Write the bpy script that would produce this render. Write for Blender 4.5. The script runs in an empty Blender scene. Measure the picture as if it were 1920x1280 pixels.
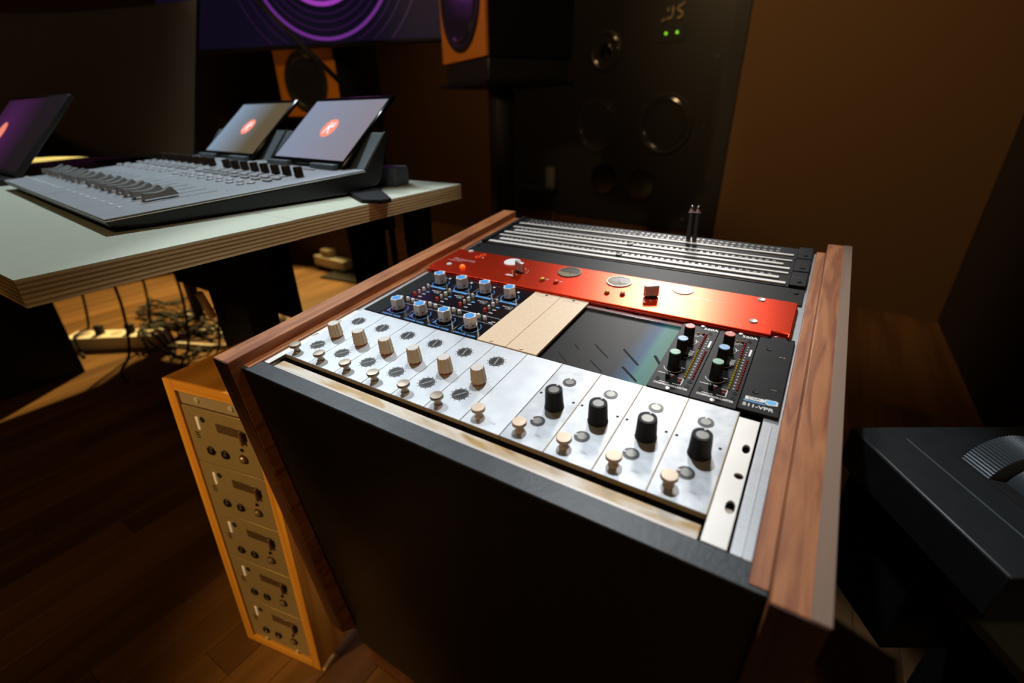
import bpy, bmesh, math, random
from mathutils import Matrix, Vector
random.seed(7)
S = bpy.context.scene
COL = S.collection
R = math.radians

# ------------------------------------------------------------------ camera, world, lights, exposure
cam_d = bpy.data.cameras.new('camera'); cam = bpy.data.objects.new('camera', cam_d); COL.objects.link(cam)
cam_d.sensor_width = 36.0; cam_d.lens = 886.767/1920*36; cam_d.clip_start = 0.01
RIGHT = Vector((0.84719274, 0.53111356, -0.01352191)); DOWN = Vector((0.22255272, -0.37788021, -0.89870843)); FWD = Vector((-0.48242589, 0.75836992, -0.43833813))
mc = Matrix.Identity(4)
for i in range(3):
    mc[i][0] = RIGHT[i]; mc[i][1] = -DOWN[i]; mc[i][2] = -FWD[i]
mc.translation = (0.4388018, -0.2597808, 0.8795099)
cam.matrix_world = mc
cam_d.dof.use_dof = True; cam_d.dof.focus_distance = 0.50; cam_d.dof.aperture_fstop = 3.4
S.camera = cam
S.view_settings.view_transform = 'Standard'; S.view_settings.look = 'None'
S.view_settings.exposure = 0.0; S.view_settings.gamma = 1.0; S.view_settings.use_curve_mapping = False

w = bpy.data.worlds.new('world'); S.world = w; w.use_nodes = True
w.node_tree.nodes['Background'].inputs[0].default_value = (1.0, 0.72, 0.5, 1)
w.node_tree.nodes['Background'].inputs[1].default_value = 0.006

def lamp(name, kind, loc, energy, color, target=None, size=0.05, angle=90, blend=0.3):
    d = bpy.data.lights.new(name, kind); o = bpy.data.objects.new(name, d); COL.objects.link(o)
    o.location = loc; d.energy = energy; d.color = color
    if kind == 'AREA': d.size = size
    else: d.shadow_soft_size = size
    if kind == 'SPOT': d.spot_size = R(angle); d.spot_blend = blend
    if target is not None:
        o.rotation_euler = (Vector(target)-Vector(loc)).to_track_quat('-Z', 'Y').to_euler()
    return o
lamp('key_spot', 'SPOT', (0.03, 0.52, 2.0), 54, (0.88, 0.95, 1.0), (0.17, 0.22, 0.64), 0.025, 40, 0.3)
lamp('desk_spot', 'SPOT', (-1.15, 0.6, 2.3), 84, (0.84, 0.95, 1.0), (-0.6, 0.03, 0.75), 0.03, 46, 0.6)
lamp('wall_spot', 'SPOT', (-0.22, 2.2, 2.08), 240, (1.0, 0.96, 0.92), (0.29, 0.30, 0.67), 0.20, 11, 0.9)
lamp('warm_floor_lamp', 'SPOT', (-0.62, -1.35, 1.25), 66, (1.0, 0.58, 0.16), (-0.24, -0.02, 0.29), 0.06, 23, 0.3)
lamp('warm_room_lamp', 'POINT', (0.95, -0.9, 2.2), 20, (1.0, 0.62, 0.27), None, 0.15)
lamp('warm_fill_spot', 'SPOT', (-0.05, -1.0, 1.55), 10, (1.0, 0.66, 0.38), (0.18, 0.15, 0.66), 0.08, 24, 0.5)
lamp('warm_corner_lamp', 'SPOT', (-2.8, 2.0, 2.68), 900, (1.0, 0.68, 0.22), (-2.0, 0.6, 0.0), 0.03, 36, 0.3)
lamp('speaker_fill', 'SPOT', (-1.0, -1.2, 2.0), 60, (1.0, 0.66, 0.36), (-0.75, 1.25, 1.15), 0.06, 20, 0.6)  # added light without a visible source, brightens the speaker on the stand
lamp('speaker_fill_side', 'SPOT', (0.3, 0.1, 1.3), 42, (1.0, 0.66, 0.36), (-1.82, 1.4, 1.0), 0.04, 13, 0.4)  # added side light, brightens the speaker partly behind the display
lamp('wall_fill_far', 'SPOT', (-0.5, 1.7, 2.6), 46, (1.0, 0.60, 0.26), (-1.7, 2.85, 0.7), 0.1, 66, 0.9)  # added light that lifts the dark far stretch of back wall
lamp('wall_wash', 'SPOT', (-0.9, 0.9, 2.5), 92, (1.0, 0.64, 0.30), (0.40, 2.6, 0.9), 0.15, 58, 1.0)

# ------------------------------------------------------------------ materials
MATS = {}
def mat(name, col, rough=0.5, metal=0.0, emit=None, estr=0.0, noise=0.0, scale=40.0, stretch=(1, 1, 1), bump=0.0, bscale=None, coat=0.0, spec=0.5, aniso=0.0):
    if name in MATS: return MATS[name]
    m = bpy.data.materials.new(name); m.use_nodes = True; MATS[name] = m
    nt = m.node_tree; b = nt.nodes['Principled BSDF']
    b.inputs['Base Color'].default_value = (*col, 1); b.inputs['Roughness'].default_value = rough; b.inputs['Metallic'].default_value = metal
    b.inputs['Coat Weight'].default_value = coat; b.inputs['Specular IOR Level'].default_value = spec
    if aniso: b.inputs['Anisotropic'].default_value = aniso
    if emit: b.inputs['Emission Color'].default_value = (*emit, 1); b.inputs['Emission Strength'].default_value = estr
    if noise or bump:
        tc = nt.nodes.new('ShaderNodeTexCoord'); mp = nt.nodes.new('ShaderNodeMapping'); mp.inputs['Scale'].default_value = stretch
        nz = nt.nodes.new('ShaderNodeTexNoise'); nz.inputs['Scale'].default_value = scale; nz.inputs['Detail'].default_value = 6
        nt.links.new(tc.outputs['Object'], mp.inputs[0]); nt.links.new(mp.outputs[0], nz.inputs[0])
        if noise:
            rp = nt.nodes.new('ShaderNodeValToRGB'); rp.color_ramp.elements[0].position = 0.3; rp.color_ramp.elements[1].position = 0.7
            lo = [max(0, c*(1-noise)) for c in col]; hi = [min(1, c*(1+noise)) for c in col]
            rp.color_ramp.elements[0].color = (*lo, 1); rp.color_ramp.elements[1].color = (*hi, 1)
            nt.links.new(nz.outputs[0], rp.inputs[0]); nt.links.new(rp.outputs[0], b.inputs['Base Color'])
        if bump:
            n2 = nz
            if bscale:
                n2 = nt.nodes.new('ShaderNodeTexNoise'); n2.inputs['Scale'].default_value = bscale; nt.links.new(mp.outputs[0], n2.inputs[0])
            bp = nt.nodes.new('ShaderNodeBump'); bp.inputs['Strength'].default_value = bump; bp.inputs['Distance'].default_value = 0.002
            nt.links.new(n2.outputs[0], bp.inputs['Height']); nt.links.new(bp.outputs[0], b.inputs['Normal'])
    return m
def wood(name, c1, c2, axis=1, scale=30.0, rough=0.45, dist=6.0, rnd=False, stretch=0.06, coat=0.0):
    if name in MATS: return MATS[name]
    m = bpy.data.materials.new(name); m.use_nodes = True; MATS[name] = m
    nt = m.node_tree; b = nt.nodes['Principled BSDF']; b.inputs['Roughness'].default_value = rough; b.inputs['Coat Weight'].default_value = coat
    tc = nt.nodes.new('ShaderNodeTexCoord'); mp = nt.nodes.new('ShaderNodeMapping')
    sc = [1, 1, 1]; sc[axis] = stretch; mp.inputs['Scale'].default_value = sc
    nz = nt.nodes.new('ShaderNodeTexNoise'); nz.inputs['Scale'].default_value = scale; nz.inputs['Detail'].default_value = 8; nz.inputs['Distortion'].default_value = dist*0.1
    rp = nt.nodes.new('ShaderNodeValToRGB'); rp.color_ramp.elements[0].position = 0.40; rp.color_ramp.elements[1].position = 0.60
    rp.color_ramp.elements[0].color = (*c1, 1); rp.color_ramp.elements[1].color = (*c2, 1)
    nt.links.new(tc.outputs['Object'], mp.inputs[0])
    if rnd:
        oi = nt.nodes.new('ShaderNodeObjectInfo'); ad = nt.nodes.new('ShaderNodeVectorMath'); ad.operation = 'MULTIPLY_ADD'
        cb = nt.nodes.new('ShaderNodeCombineXYZ')
        for i in range(3): nt.links.new(oi.outputs['Random'], cb.inputs[i])
        ad.inputs[1].default_value = (37, 53, 71); nt.links.new(cb.outputs[0], ad.inputs[0]); nt.links.new(mp.outputs[0], ad.inputs[2])
        nt.links.new(ad.outputs[0], nz.inputs[0])
        hs = nt.nodes.new('ShaderNodeHueSaturation'); mr = nt.nodes.new('ShaderNodeMapRange'); mr.inputs[3].default_value = 0.75; mr.inputs[4].default_value = 1.2
        nt.links.new(oi.outputs['Random'], mr.inputs[0]); nt.links.new(mr.outputs[0], hs.inputs['Value']); nt.links.new(rp.outputs[0], hs.inputs['Color'])
        nt.links.new(hs.outputs[0], b.inputs['Base Color'])
    else:
        nt.links.new(mp.outputs[0], nz.inputs[0]); nt.links.new(rp.outputs[0], b.inputs['Base Color'])
    nt.links.new(nz.outputs[0], rp.inputs[0])
    bp = nt.nodes.new('ShaderNodeBump'); bp.inputs['Strength'].default_value = 0.08; bp.inputs['Distance'].default_value = 0.001
    nt.links.new(nz.outputs[0], bp.inputs['Height']); nt.links.new(bp.outputs[0], b.inputs['Normal'])
    return m
WALNUT = wood('walnut', (0.25, 0.072, 0.020), (0.45, 0.168, 0.054), 1, 75, 0.45, 12, stretch=0.10)
WALNUT_D = wood('walnut_dark', (0.085, 0.028, 0.012), (0.16, 0.055, 0.024), 1, 24, 0.5, 8)
WALNUT_FSHADE = wood('walnut_front_shade', (0.040, 0.013, 0.007), (0.070, 0.024, 0.012), 2, 60, 0.55, 5)
WALNUT_SHADE = wood('walnut_shade_strip', (0.15, 0.085, 0.055), (0.24, 0.15, 0.10), 1, 24, 0.55, 5)
BLACKWOOD = mat('black_painted_wood', (0.007, 0.0055, 0.0045), 0.42, spec=0.3, noise=0.35, scale=90, bump=0.12, bscale=300)
BLACKEDGE = mat('black_edge_paint', (0.020, 0.027, 0.035), 0.45, noise=0.4, scale=70, bump=0.1, bscale=250)
ALU = mat('aluminium', (0.72, 0.74, 0.77), 0.32, 0.85, noise=0.06, scale=30, stretch=(1, 8, 1), bump=0.02)
ALU_RAW = mat('raw_aluminium', (0.57, 0.60, 0.635), 0.50, 0.5, noise=0.10, scale=42, bump=0.03, bscale=160)
ALU_WORN = mat('worn_aluminium', (0.42, 0.44, 0.465), 0.46, 0.55, noise=0.20, scale=60, bump=0.05, bscale=220)
ALU_KNOB = mat('knob_aluminium', (0.66, 0.61, 0.57), 0.34, 0.35)
STEEL = mat('steel', (0.6, 0.6, 0.6), 0.25, 1.0)
CHROME = mat('chrome', (0.8, 0.8, 0.83), 0.16, 1.0)
SATIN = mat('satin_chrome', (0.74, 0.74, 0.78), 0.22, 0.55)
SCREWM = mat('bright_screw', (0.70, 0.69, 0.68), 0.35, 0.35)
ZINC = mat('zinc_bracket', (0.74, 0.72, 0.68), 0.45, 0.35, noise=0.06, scale=20)
BRASS = mat('brass', (0.48, 0.40, 0.32), 0.32, 0.8, noise=0.1, scale=90)
BRASS_P = mat('brass_tarnished', (0.66, 0.52, 0.40), 0.5, 0.35, noise=0.1, scale=90)
EDGE_BROWN = mat('panel_edge_tan', (0.42, 0.30, 0.16), 0.6, 0.1)
BLACK = mat('black_plastic', (0.007, 0.007, 0.007), 0.35, spec=0.35)
BLACKM = mat('matt_black', (0.009, 0.009, 0.010), 0.6, spec=0.2)
BLACKP = mat('black_anodised', (0.006, 0.007, 0.008), 0.55, 0.0, spec=0.14, noise=0.2, scale=60)
PREAMP = mat('preamp_black', (0.008, 0.008, 0.011), 0.16)
VOID = mat('dark_void', (0.003, 0.003, 0.003), 0.9)
BEIGE = mat('beige_panel', (0.78, 0.60, 0.41), 0.5, noise=0.05, scale=300)
BEIGE_K = mat('beige_knob', (0.68, 0.56, 0.40), 0.5)
BEIGE_T = mat('beige_knob_top', (0.72, 0.70, 0.66), 0.5)
RING_SHADE = mat('red_brown_ring_shade', (0.36, 0.09, 0.035), 0.4)
RED = mat('red_lacquer', (0.74, 0.040, 0.004), 0.34, 0.96, noise=0.06, scale=160, stretch=(0.1, 1, 1))
REDD = mat('red_lip', (0.50, 0.03, 0.012), 0.35, 0.4)
PINK = mat('pink_strip', (0.55, 0.12, 0.09), 0.5)
WHITE = mat('white_print', (0.80, 0.80, 0.80), 0.5)
WHITE_D = mat('white_disc', (0.82, 0.83, 0.84), 0.35)
STRIP = mat('white_label_strip', (0.78, 0.78, 0.75), 0.45)
BLUE = mat('blue_cap', (0.06, 0.33, 0.80), 0.4)
BLUE_T = mat('blue_print', (0.08, 0.36, 0.80), 0.5)
CYAN = mat('cyan_print', (0.10, 0.52, 0.95), 0.5)
REDB = mat('red_button', (0.62, 0.05, 0.03), 0.4)
CORAL = mat('coral_cap', (0.62, 0.12, 0.08), 0.45)
SKY = mat('light_blue_cap', (0.16, 0.36, 0.66), 0.45)
MINT = mat('mint_cap', (0.13, 0.38, 0.25), 0.45)
LED_R = mat('led_red', (0.30, 0.02, 0.02), 0.35)
LED_Y = mat('led_yellow', (0.42, 0.34, 0.02), 0.35)
LED_O = mat('led_orange', (0.8, 0.16, 0.01), 0.35, emit=(1.0, 0.16, 0.01), estr=0.6)
BTN_Y = mat('yellow_button', (0.75, 0.42, 0.02), 0.4)
BTN_O = mat('orange_button', (0.72, 0.10, 0.01), 0.4)
METER = mat('meter_face', (0.20, 0.16, 0.08), 0.5, spec=0.2)
GREYT = mat('grey_cap', (0.22, 0.22, 0.21), 0.35, 0.4)
OCHRE = wood('oiled_rail', (0.50, 0.31, 0.09), (0.74, 0.69, 0.60), 0, 48, 0.35, 14, stretch=0.22)
PINE = wood('honey_pine', (0.62, 0.27, 0.035), (0.82, 0.42, 0.07), 2, 60, 0.5, 3, stretch=0.03)
PINE_TOP = wood('honey_pine_side', (0.33, 0.15, 0.03), (0.45, 0.22, 0.045), 1, 30, 0.5, 3)
PALEWOOD = wood('pale_wood', (0.70, 0.50, 0.22), (0.85, 0.66, 0.34), 0, 60, 0.5, 3)
BRONZE = mat('bronze_faceplate', (0.43, 0.34, 0.22), 0.42, 0.45, noise=0.05, scale=200)
TAUPE = mat('taupe_strip', (0.44, 0.37, 0.31), 0.45, 0.3)
WINDOWG = mat('dark_window', (0.09, 0.06, 0.04), 0.25)
LAMINATE = mat('pale_green_laminate', (0.56, 0.61, 0.49), 0.45, noise=0.03, scale=60)
PLY_L = wood('ply_light', (0.54, 0.38, 0.17), (0.70, 0.53, 0.27), 1, 50, 0.6, 3, stretch=0.05)
PLY_D = wood('ply_dark', (0.30, 0.19, 0.070), (0.44, 0.29, 0.12), 1, 50, 0.6, 3, stretch=0.05)
CTRL = mat('controller_grey', (0.42, 0.46, 0.50), 0.45, 0.25, noise=0.06, scale=90)
CTRL_D = mat('controller_slate', (0.14, 0.175, 0.20), 0.45, 0.1)
CTRL_B = mat('controller_black', (0.012, 0.012, 0.013), 0.4)
BTN_G = mat('controller_button', (0.50, 0.54, 0.58), 0.4)
TICK = mat('controller_marks', (0.75, 0.80, 0.84), 0.5)
FADER = mat('fader_satin', (0.44, 0.48, 0.50), 0.25, 0.1, spec=0.8)
KNOBB = mat('encoder_brown_black', (0.028, 0.017, 0.012), 0.4)
GLASS_B = mat('black_glass', (0.006, 0.006, 0.007), 0.12)
SLATE = mat('slate_case', (0.10, 0.135, 0.175), 0.5)
ORANGE = mat('orange_baffle', (0.72, 0.24, 0.014), 0.5)
CONE = mat('driver_cone', (0.024, 0.023, 0.022), 0.18)
RUBBER = mat('driver_rubber', (0.020, 0.020, 0.020), 0.4)
SOFFIT = mat('soffit_black', (0.010, 0.0095, 0.0085), 0.5)
FRAMEB = mat('soffit_frame', (0.006, 0.006, 0.006), 0.6)
FABRIC = mat('brown_wall_fabric', (0.130, 0.068, 0.024), 0.9, noise=0.18, scale=260, bump=0.3, bscale=700)
DARKWALL = mat('dark_wall', (0.018, 0.011, 0.007), 0.9, noise=0.2, scale=200)
CEIL = mat('ceiling_dark', (0.04, 0.03, 0.022), 0.9)
FLOORM = wood('floor_oak', (0.12, 0.058, 0.020), (0.19, 0.098, 0.036), 1, 16, 0.42, 4, rnd=True, stretch=0.07)
FLOORB = wood('floor_base', (0.14, 0.065, 0.022), (0.22, 0.11, 0.04), 1, 16, 0.5, 4)
CABLE_W = mat('white_cable', (0.84, 0.80, 0.76), 0.45)
CABLE_B = mat('black_cable', (0.009, 0.008, 0.008), 0.7)
LEDG = mat('led_green', (0.2, 0.6, 0.02), 0.4, emit=(0.25, 0.75, 0.02), estr=1.2)
LOGO_A = mat('amber_logo', (0.45, 0.33, 0.2), 0.5)
GREYBOX = mat('grey_card', (0.10, 0.10, 0.10), 0.7)
TAN = mat('tan_leather', (0.45, 0.26, 0.12), 0.6)
IRID = None

# ------------------------------------------------------------------ mesh helpers (all lengths in millimetres)
class G:
    def __init__(s): s.v = []; s.f = []
    def add(s, vs, fs):
        o = len(s.v); s.v += [tuple(v) for v in vs]; s.f += [tuple(i+o for i in f) for f in fs]; return s
    def box(s, x0, x1, y0, y1, z0, z1):
        return s.add([(x0,y0,z0),(x1,y0,z0),(x1,y1,z0),(x0,y1,z0),(x0,y0,z1),(x1,y0,z1),(x1,y1,z1),(x0,y1,z1)],
                     [(3,2,1,0),(4,5,6,7),(0,1,5,4),(1,2,6,5),(2,3,7,6),(3,0,4,7)])
    def lathe(s, prof, n=20, cx=0, cy=0, flute=0, nf=0):
        vs = []; fs = []
        for r, z in prof:
            for i in range(n):
                a = 2*math.pi*i/n; rr = r*(1+flute*math.cos(nf*a)) if flute else r
                vs.append((cx+rr*math.cos(a), cy+rr*math.sin(a), z))
        for j in range(len(prof)-1):
            for i in range(n):
                k = (i+1) % n; fs.append((j*n+i, j*n+k, (j+1)*n+k, (j+1)*n+i))
        fs.append(tuple(range(n-1, -1, -1))); fs.append(tuple((len(prof)-1)*n+i for i in range(n)))
        return s.add(vs, fs)
    def cyl(s, cx, cy, z0, z1, r, n=16, r1=None): return s.lathe([(r, z0), (r if r1 is None else r1, z1)], n, cx, cy)
    def prism(s, poly, z0, z1):
        n = len(poly); vs = [(x, y, z0) for x, y in poly]+[(x, y, z1) for x, y in poly]
        return s.add(vs, [tuple(range(n-1, -1, -1)), tuple(range(n, 2*n))]+[(i, (i+1) % n, n+(i+1) % n, n+i) for i in range(n)])
    def ring(s, cx, cy, z0, z1, r0, r1, n=24, a0=0, a1=360):
        full = abs(a1-a0) >= 360; m = n if full else n+1; vs = []
        for i in range(m):
            a = R(a0+(a1-a0)*i/n)
            for r, z in ((r0, z0), (r1, z0), (r1, z1), (r0, z1)): vs.append((cx+r*math.cos(a), cy+r*math.sin(a), z))
        fs = []
        for i in range(n):
            j = (i+1) % m
            for k in range(4): fs.append((i*4+k, j*4+k, j*4+(k+1) % 4, i*4+(k+1) % 4))
        if not full: fs += [(0, 1, 2, 3), (n*4+3, n*4+2, n*4+1, n*4)]
        return s.add(vs, fs)
    def tube(s, pts, r, n=8):
        pts = [Vector(p) for p in pts]; vs = []; fs = []
        for i, p in enumerate(pts):
            t = (pts[min(i+1, len(pts)-1)]-pts[max(i-1, 0)]).normalized()
            u = t.cross(Vector((0, 0, 1)));
            if u.length < 1e-3: u = t.cross(Vector((1, 0, 0)))
            u.normalize(); q = t.cross(u)
            for k in range(n):
                a = 2*math.pi*k/n; vs.append(p+u*(r*math.cos(a))+q*(r*math.sin(a)))
        for i in range(len(pts)-1):
            for k in range(n): fs.append((i*n+k, i*n+(k+1) % n, (i+1)*n+(k+1) % n, (i+1)*n+k))
        fs.append(tuple(range(n))[::-1]); fs.append(tuple((len(pts)-1)*n+k for k in range(n)))
        return s.add(vs, fs)
    def xf(s, m):
        s.v = [tuple(m @ Vector(v)) for v in s.v]; return s
    def mesh(s, name, m, smooth=40):
        me = bpy.data.meshes.new(name); me.from_pydata([(x*.001, y*.001, z*.001) for x, y, z in s.v], [], s.f)
        bm = bmesh.new(); bm.from_mesh(me); bmesh.ops.recalc_face_normals(bm, faces=bm.faces); bm.to_mesh(me); bm.free()
        me.materials.append(m)
        if smooth:
            for p in me.polygons: p.use_smooth = True
            me.set_sharp_from_angle(angle=R(smooth))
        me.update(); return me
def obj(name, me, parent=None, loc=(0, 0, 0), rz=0.0):
    o = bpy.data.objects.new(name, me); COL.objects.link(o)
    if parent is not None: o.parent = parent
    o.location = Vector(loc)*.001; o.rotation_euler = (0, 0, rz); return o
def part(name, g, m, parent=None, bevel=0.0, loc=(0, 0, 0), smooth=40, label=None, rz=0.0, seg=2):
    o = obj(name, g.mesh(name, m, smooth), parent, loc, rz)
    if bevel:
        b = o.modifiers.new('bevel', 'BEVEL'); b.width = bevel*.001; b.segments = seg; b.limit_method = 'ANGLE'; b.angle_limit = R(40)
    if label: o['label'] = label
    return o
def share(src, parent, loc=(0, 0, 0), rz=0.0):
    o = src.copy(); COL.objects.link(o); o.parent = parent; o.location = Vector(loc)*.001; o.rotation_euler = (0, 0, rz); return o
def tag(o, label, cat, group=None, kind=None):
    o['label'] = label; o['category'] = cat
    if group: o['group'] = group
    if kind: o['kind'] = kind
    return o
def thing(name, label, cat, m=None, group=None):
    o = bpy.data.objects.new(name, None); COL.objects.link(o); o.empty_display_size = 0.02
    if m is not None: o.matrix_world = m
    return tag(o, label, cat, group)
def copy_tree(o, parent=None):
    c = o.copy(); COL.objects.link(c); c.parent = parent
    for ch in [x for x in bpy.data.objects if x.parent == o]: copy_tree(ch, c)
    return c
def copy_thing(o, m, label=None):
    kids = {}
    for x in bpy.data.objects:
        if x.parent: kids.setdefault(x.parent.name, []).append(x)
    def rec(a, p):
        c = a.copy(); COL.objects.link(c)
        if p is not None: c.parent = p
        for ch in kids.get(a.name, []): rec(ch, c)
        return c
    c = rec(o, None); c.matrix_world = m
    if label: c['label'] = label
    return c
TXT = {}
def text_mesh(s, size, m, depth=0.1, shear=0.0, sx=1.0, bold=0.0):
    key = (s, size, m.name, shear, sx)
    if key in TXT: return TXT[key]
    c = bpy.data.curves.new('lettering', 'FONT'); c.body = s; c.size = size*.001; c.extrude = depth*.0005; c.align_x = 'CENTER'; c.align_y = 'CENTER'; c.shear = shear; c.offset = bold*.001
    c.resolution_u = 3
    o = bpy.data.objects.new('lettering', c); COL.objects.link(o)
    me = bpy.data.meshes.new_from_object(o.evaluated_get(bpy.context.evaluated_depsgraph_get()))
    bpy.data.objects.remove(o); bpy.data.curves.remove(c)
    for v in me.vertices: v.co.x *= sx
    me.materials.clear(); me.materials.append(m); TXT[key] = me; return me
def text(s, size, m, parent, loc, rz=0.0, shear=0.0, sx=1.0, bold=0.0, name='lettering'):
    return obj(name, text_mesh(s, size, m, 0.1, shear, sx, bold), parent, loc, rz)
def T(x, y, z): return Matrix.Translation((x*.001, y*.001, z*.001))
RACK = Matrix.Translation((0, 0, 0.64)) @ Matrix.Rotation(R(6), 4, 'X')
def rk(u, v, n=0): return RACK @ T(u, v, n)
CU, CV, CN = 438.8, -233.2, 265.4
def lift(u, v, n):                    # a point read off the rack face plane, moved to its true place at height n
    k = 1-n/CN; return (CU+(u-CU)*k, CV+(v-CV)*k)

# ------------------------------------------------------------------ room
def struct(o): o['kind'] = 'structure'; return o
fl = struct(part('floor', G().box(-6500, 3500, -4000, 5000, -40, -8), FLOORB, smooth=0))
fl['label'] = 'narrow-strip oak floor'
pk = None; PW = 71.0
x = -3020.0; ci = 0
while x < 960:
    L = 1050; y0 = -560 - (ci*437 % 1000)
    while y0 < 1500:
        a = max(y0, -600); bb = min(y0+L, 1500)
        if bb-a > 60:
            g = G().box(0.4, PW-0.4, 0.4, bb-a-0.4, -8, random.uniform(-0.5, 0.0))
            part('plank', g, FLOORM, fl, 0.6, (x, a, 0), smooth=0, seg=1)
        y0 += L
    x += PW; ci += 1
# back wall: plane through the loudspeaker front, turned 9 degrees
WB = Vector((-21, 2586, 0)); WANG = R(-9.124); WM = Matrix.Translation(WB*.001) @ Matrix.Rotation(WANG, 4, 'Z')   # local x along wall, -y towards the room
wb = struct(part('wall_back', G().box(-6500, -1560, 30, 130, -20, 2800).box(-1560, 0, 30, 130, -20, 236).box(0, 1052, 0, 130, -20, 2800).box(-1560, 0, 500, 560, 236, 2800), FABRIC, smooth=0))
wb.matrix_world = WM
wr = struct(part('wall_right', G().box(1020, 1120, -3600, 2440, -20, 2800), DARKWALL, smooth=0))
wl = struct(part('wall_left', G().box(-5200, -5100, -3500, 4600, -20, 2800), FABRIC, smooth=0))
wf = struct(part('wall_front', G().box(-5200, 2400, -3600, -3500, -20, 2800), FABRIC, smooth=0))
ce = struct(part('ceiling', G().box(-5300, 2600, -3600, 4700, 2800, 2900), CEIL, smooth=0))

# built-in monitor loudspeaker in the back wall
sp = thing('main_loudspeaker', 'tall black built-in loudspeaker with two large round woofers, in the brown back wall', 'loudspeaker', WM)
part('cabinet', G().box(-1105, -70, 10, 495, 240, 2100), SOFFIT, sp, 3, smooth=0)
part('frame', G().box(-70, -2, -8, 495, 240, 2100).box(-1105, -70, -4, 495, 237, 262), FRAMEB, sp, smooth=0)
part('niche_panel', G().box(-1558, -1105, 24, 60, 240, 2100), FRAMEB, sp, smooth=0)
MX = Matrix.Rotation(R(90), 4, 'X')     # local z -> -y (towards the room)
def driver(parent, x, y, z, r, name='woofer', dome=0.36, cone=CONE, depth=0.34):
    g = G().lathe([(r, 0), (r, 5), (r*.9, 8), (r*.86, 5)], 48); g.f.pop()
    d = part(name, g.xf(MX), RUBBER, parent, 0, (x, y, z))
    g = G().lathe([(r*.86, 5), (r*.80, 9), (r*.74, 4), (r*dome, -r*depth)], 48); g.f.pop(); g.f.pop(-1) if False else None
    part('cone', g.xf(MX), cone, d)
    g = G().lathe([(r*dome, -r*depth), (r*dome*.92, -r*depth+r*.10), (r*dome*.6, -r*depth+r*.2), (r*dome*.25, -r*depth+r*.25), (0.3, -r*depth+r*.26)], 32)
    part('dust_cap', g.xf(MX), GLASS_B, d)
    return d
driver(sp, -368, 8, 800, 157, 'woofer', 0.46); driver(sp, -806, 8, 792, 150, 'woofer', 0.46)
driver(sp, -775, 8, 1181, 100, 'midrange_driver', 0.55, depth=0.1)
for xx, zz in ((-736, 485), (-476, 473)):
    g = G().ring(0, 0, 0, 8, 74, 88, 32); g.cyl(0, 0, 1.2, 1.6, 74, 32)
    part('port', g.xf(MX), GLASS_B, sp, 0, (xx, 8, zz))
# maker's mark as it reads: dot, hooked stroke, s-curve
def strokes(paths, r, m, parent, name, loc, mx=None):
    g = G()
    for p in paths: g.tube([(a, b, 0) for a, b in p], r, 6)
    if mx: g.xf(mx)
    return part(name, g, m, parent, 0, loc)
strokes([[(-66, -34), (-50, -26)], [(-36, 22), (-36, 6)], [(-12, 26), (-10, 0), (-14, -22), (-40, -26)], [(48, 40), (40, 26), (22, 22), (14, 12), (24, 2), (40, -6), (44, -20), (30, -28), (18, -28)]], 5.5, LOGO_A, sp, 'maker_mark', (-381, 6, 1322), MX)
part('led_plate', G().box(-75, 75, -2, 2, -36, 36), FRAMEB, sp, 2, (-388, 8, 1226))
for xx in (-417, -356): part('status_led', G().lathe([(7, 0), (6, 4), (3, 6), (.2, 6.6)], 14).xf(MX), LEDG, sp, 0, (xx, 5, 1232), label='green status light')
for xx, zz in ((-128, 1110), (-150, 790), (-190, 300), (-900, 1430)): part('screw', G().cyl(0, 0, 0, 3, 8, 12).xf(MX), STEEL, sp, 0, (xx, 9, zz))
cd = part('card', G().box(-1172, -1100, -20, -14, 400, 534), GREYBOX, smooth=0); cd.matrix_world = WM
tag(cd, 'small grey card standing at the left foot of the black built-in loudspeaker', 'card')
cs = part('card_shelf', G().box(-1400, -1080, -60, 8, 384, 399), FRAMEB, smooth=0); cs.matrix_world = WM
tag(cs, 'narrow black shelf under the small grey card', 'shelf')

# ------------------------------------------------------------------ desk
DZ = 751.5
dk = thing('desk', 'long plywood desk with pale green laminate top and black steel legs', 'desk', T(0, 0, 0))
near = [(-145, -157), (-152, 130), (-1950, 130), (-1950, -157)]
far = [(-152.5, 130.6), (-162, 508), (-700, 508), (-760, 760), (-1950, 760), (-1950, 130.6)]
for nm, poly, dx in (('near_slab', near, 0), ('far_slab', far, 1.2)):
    sl = part(nm, G().prism([(a-dx, b) for a, b in poly], DZ-1.2, DZ), LAMINATE, dk, smooth=0)
    n = 11; t = 25.6/n
    for i in range(n):
        ins = 0.0 if i % 2 == 0 else 0.15
        pg = [(a-dx-(ins if a > -400 else 0), b+(ins if b < -100 else 0)) for a, b in poly]
        part('ply_layer', G().prism(pg, DZ-1.2-(i+1)*t, DZ-1.2-i*t), PLY_L if i % 2 == 0 else PLY_D, sl, smooth=0)
def slab_leg(x0, y0, x1, y1, w, d, zt=DZ-27):
    g = G()
    vs = [(x0-w/2, y0-d/2, zt), (x0+w/2, y0-d/2, zt), (x0+w/2, y0+d/2, zt), (x0-w/2, y0+d/2, zt)]
    k = 0.62
    vb = [(x1-w*k/2, y1-d*k/2, 0), (x1+w*k/2, y1-d*k/2, 0), (x1+w*k/2, y1+d*k/2, 0), (x1-w*k/2, y1+d*k/2, 0)]
    return g.add(vb+vs, [(3,2,1,0),(4,5,6,7),(0,1,5,4),(1,2,6,5),(2,3,7,6),(3,0,4,7)])
part('leg', slab_leg(-380, 150, -420, 160, 120, 60), BLACKM, dk, 2)
part('leg', slab_leg(-330, 400, -330, 400, 62, 50), BLACKM, dk, 2)
part('leg', slab_leg(-215, 430, -215, 430, 40, 40), BLACKM, dk, 2)
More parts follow.
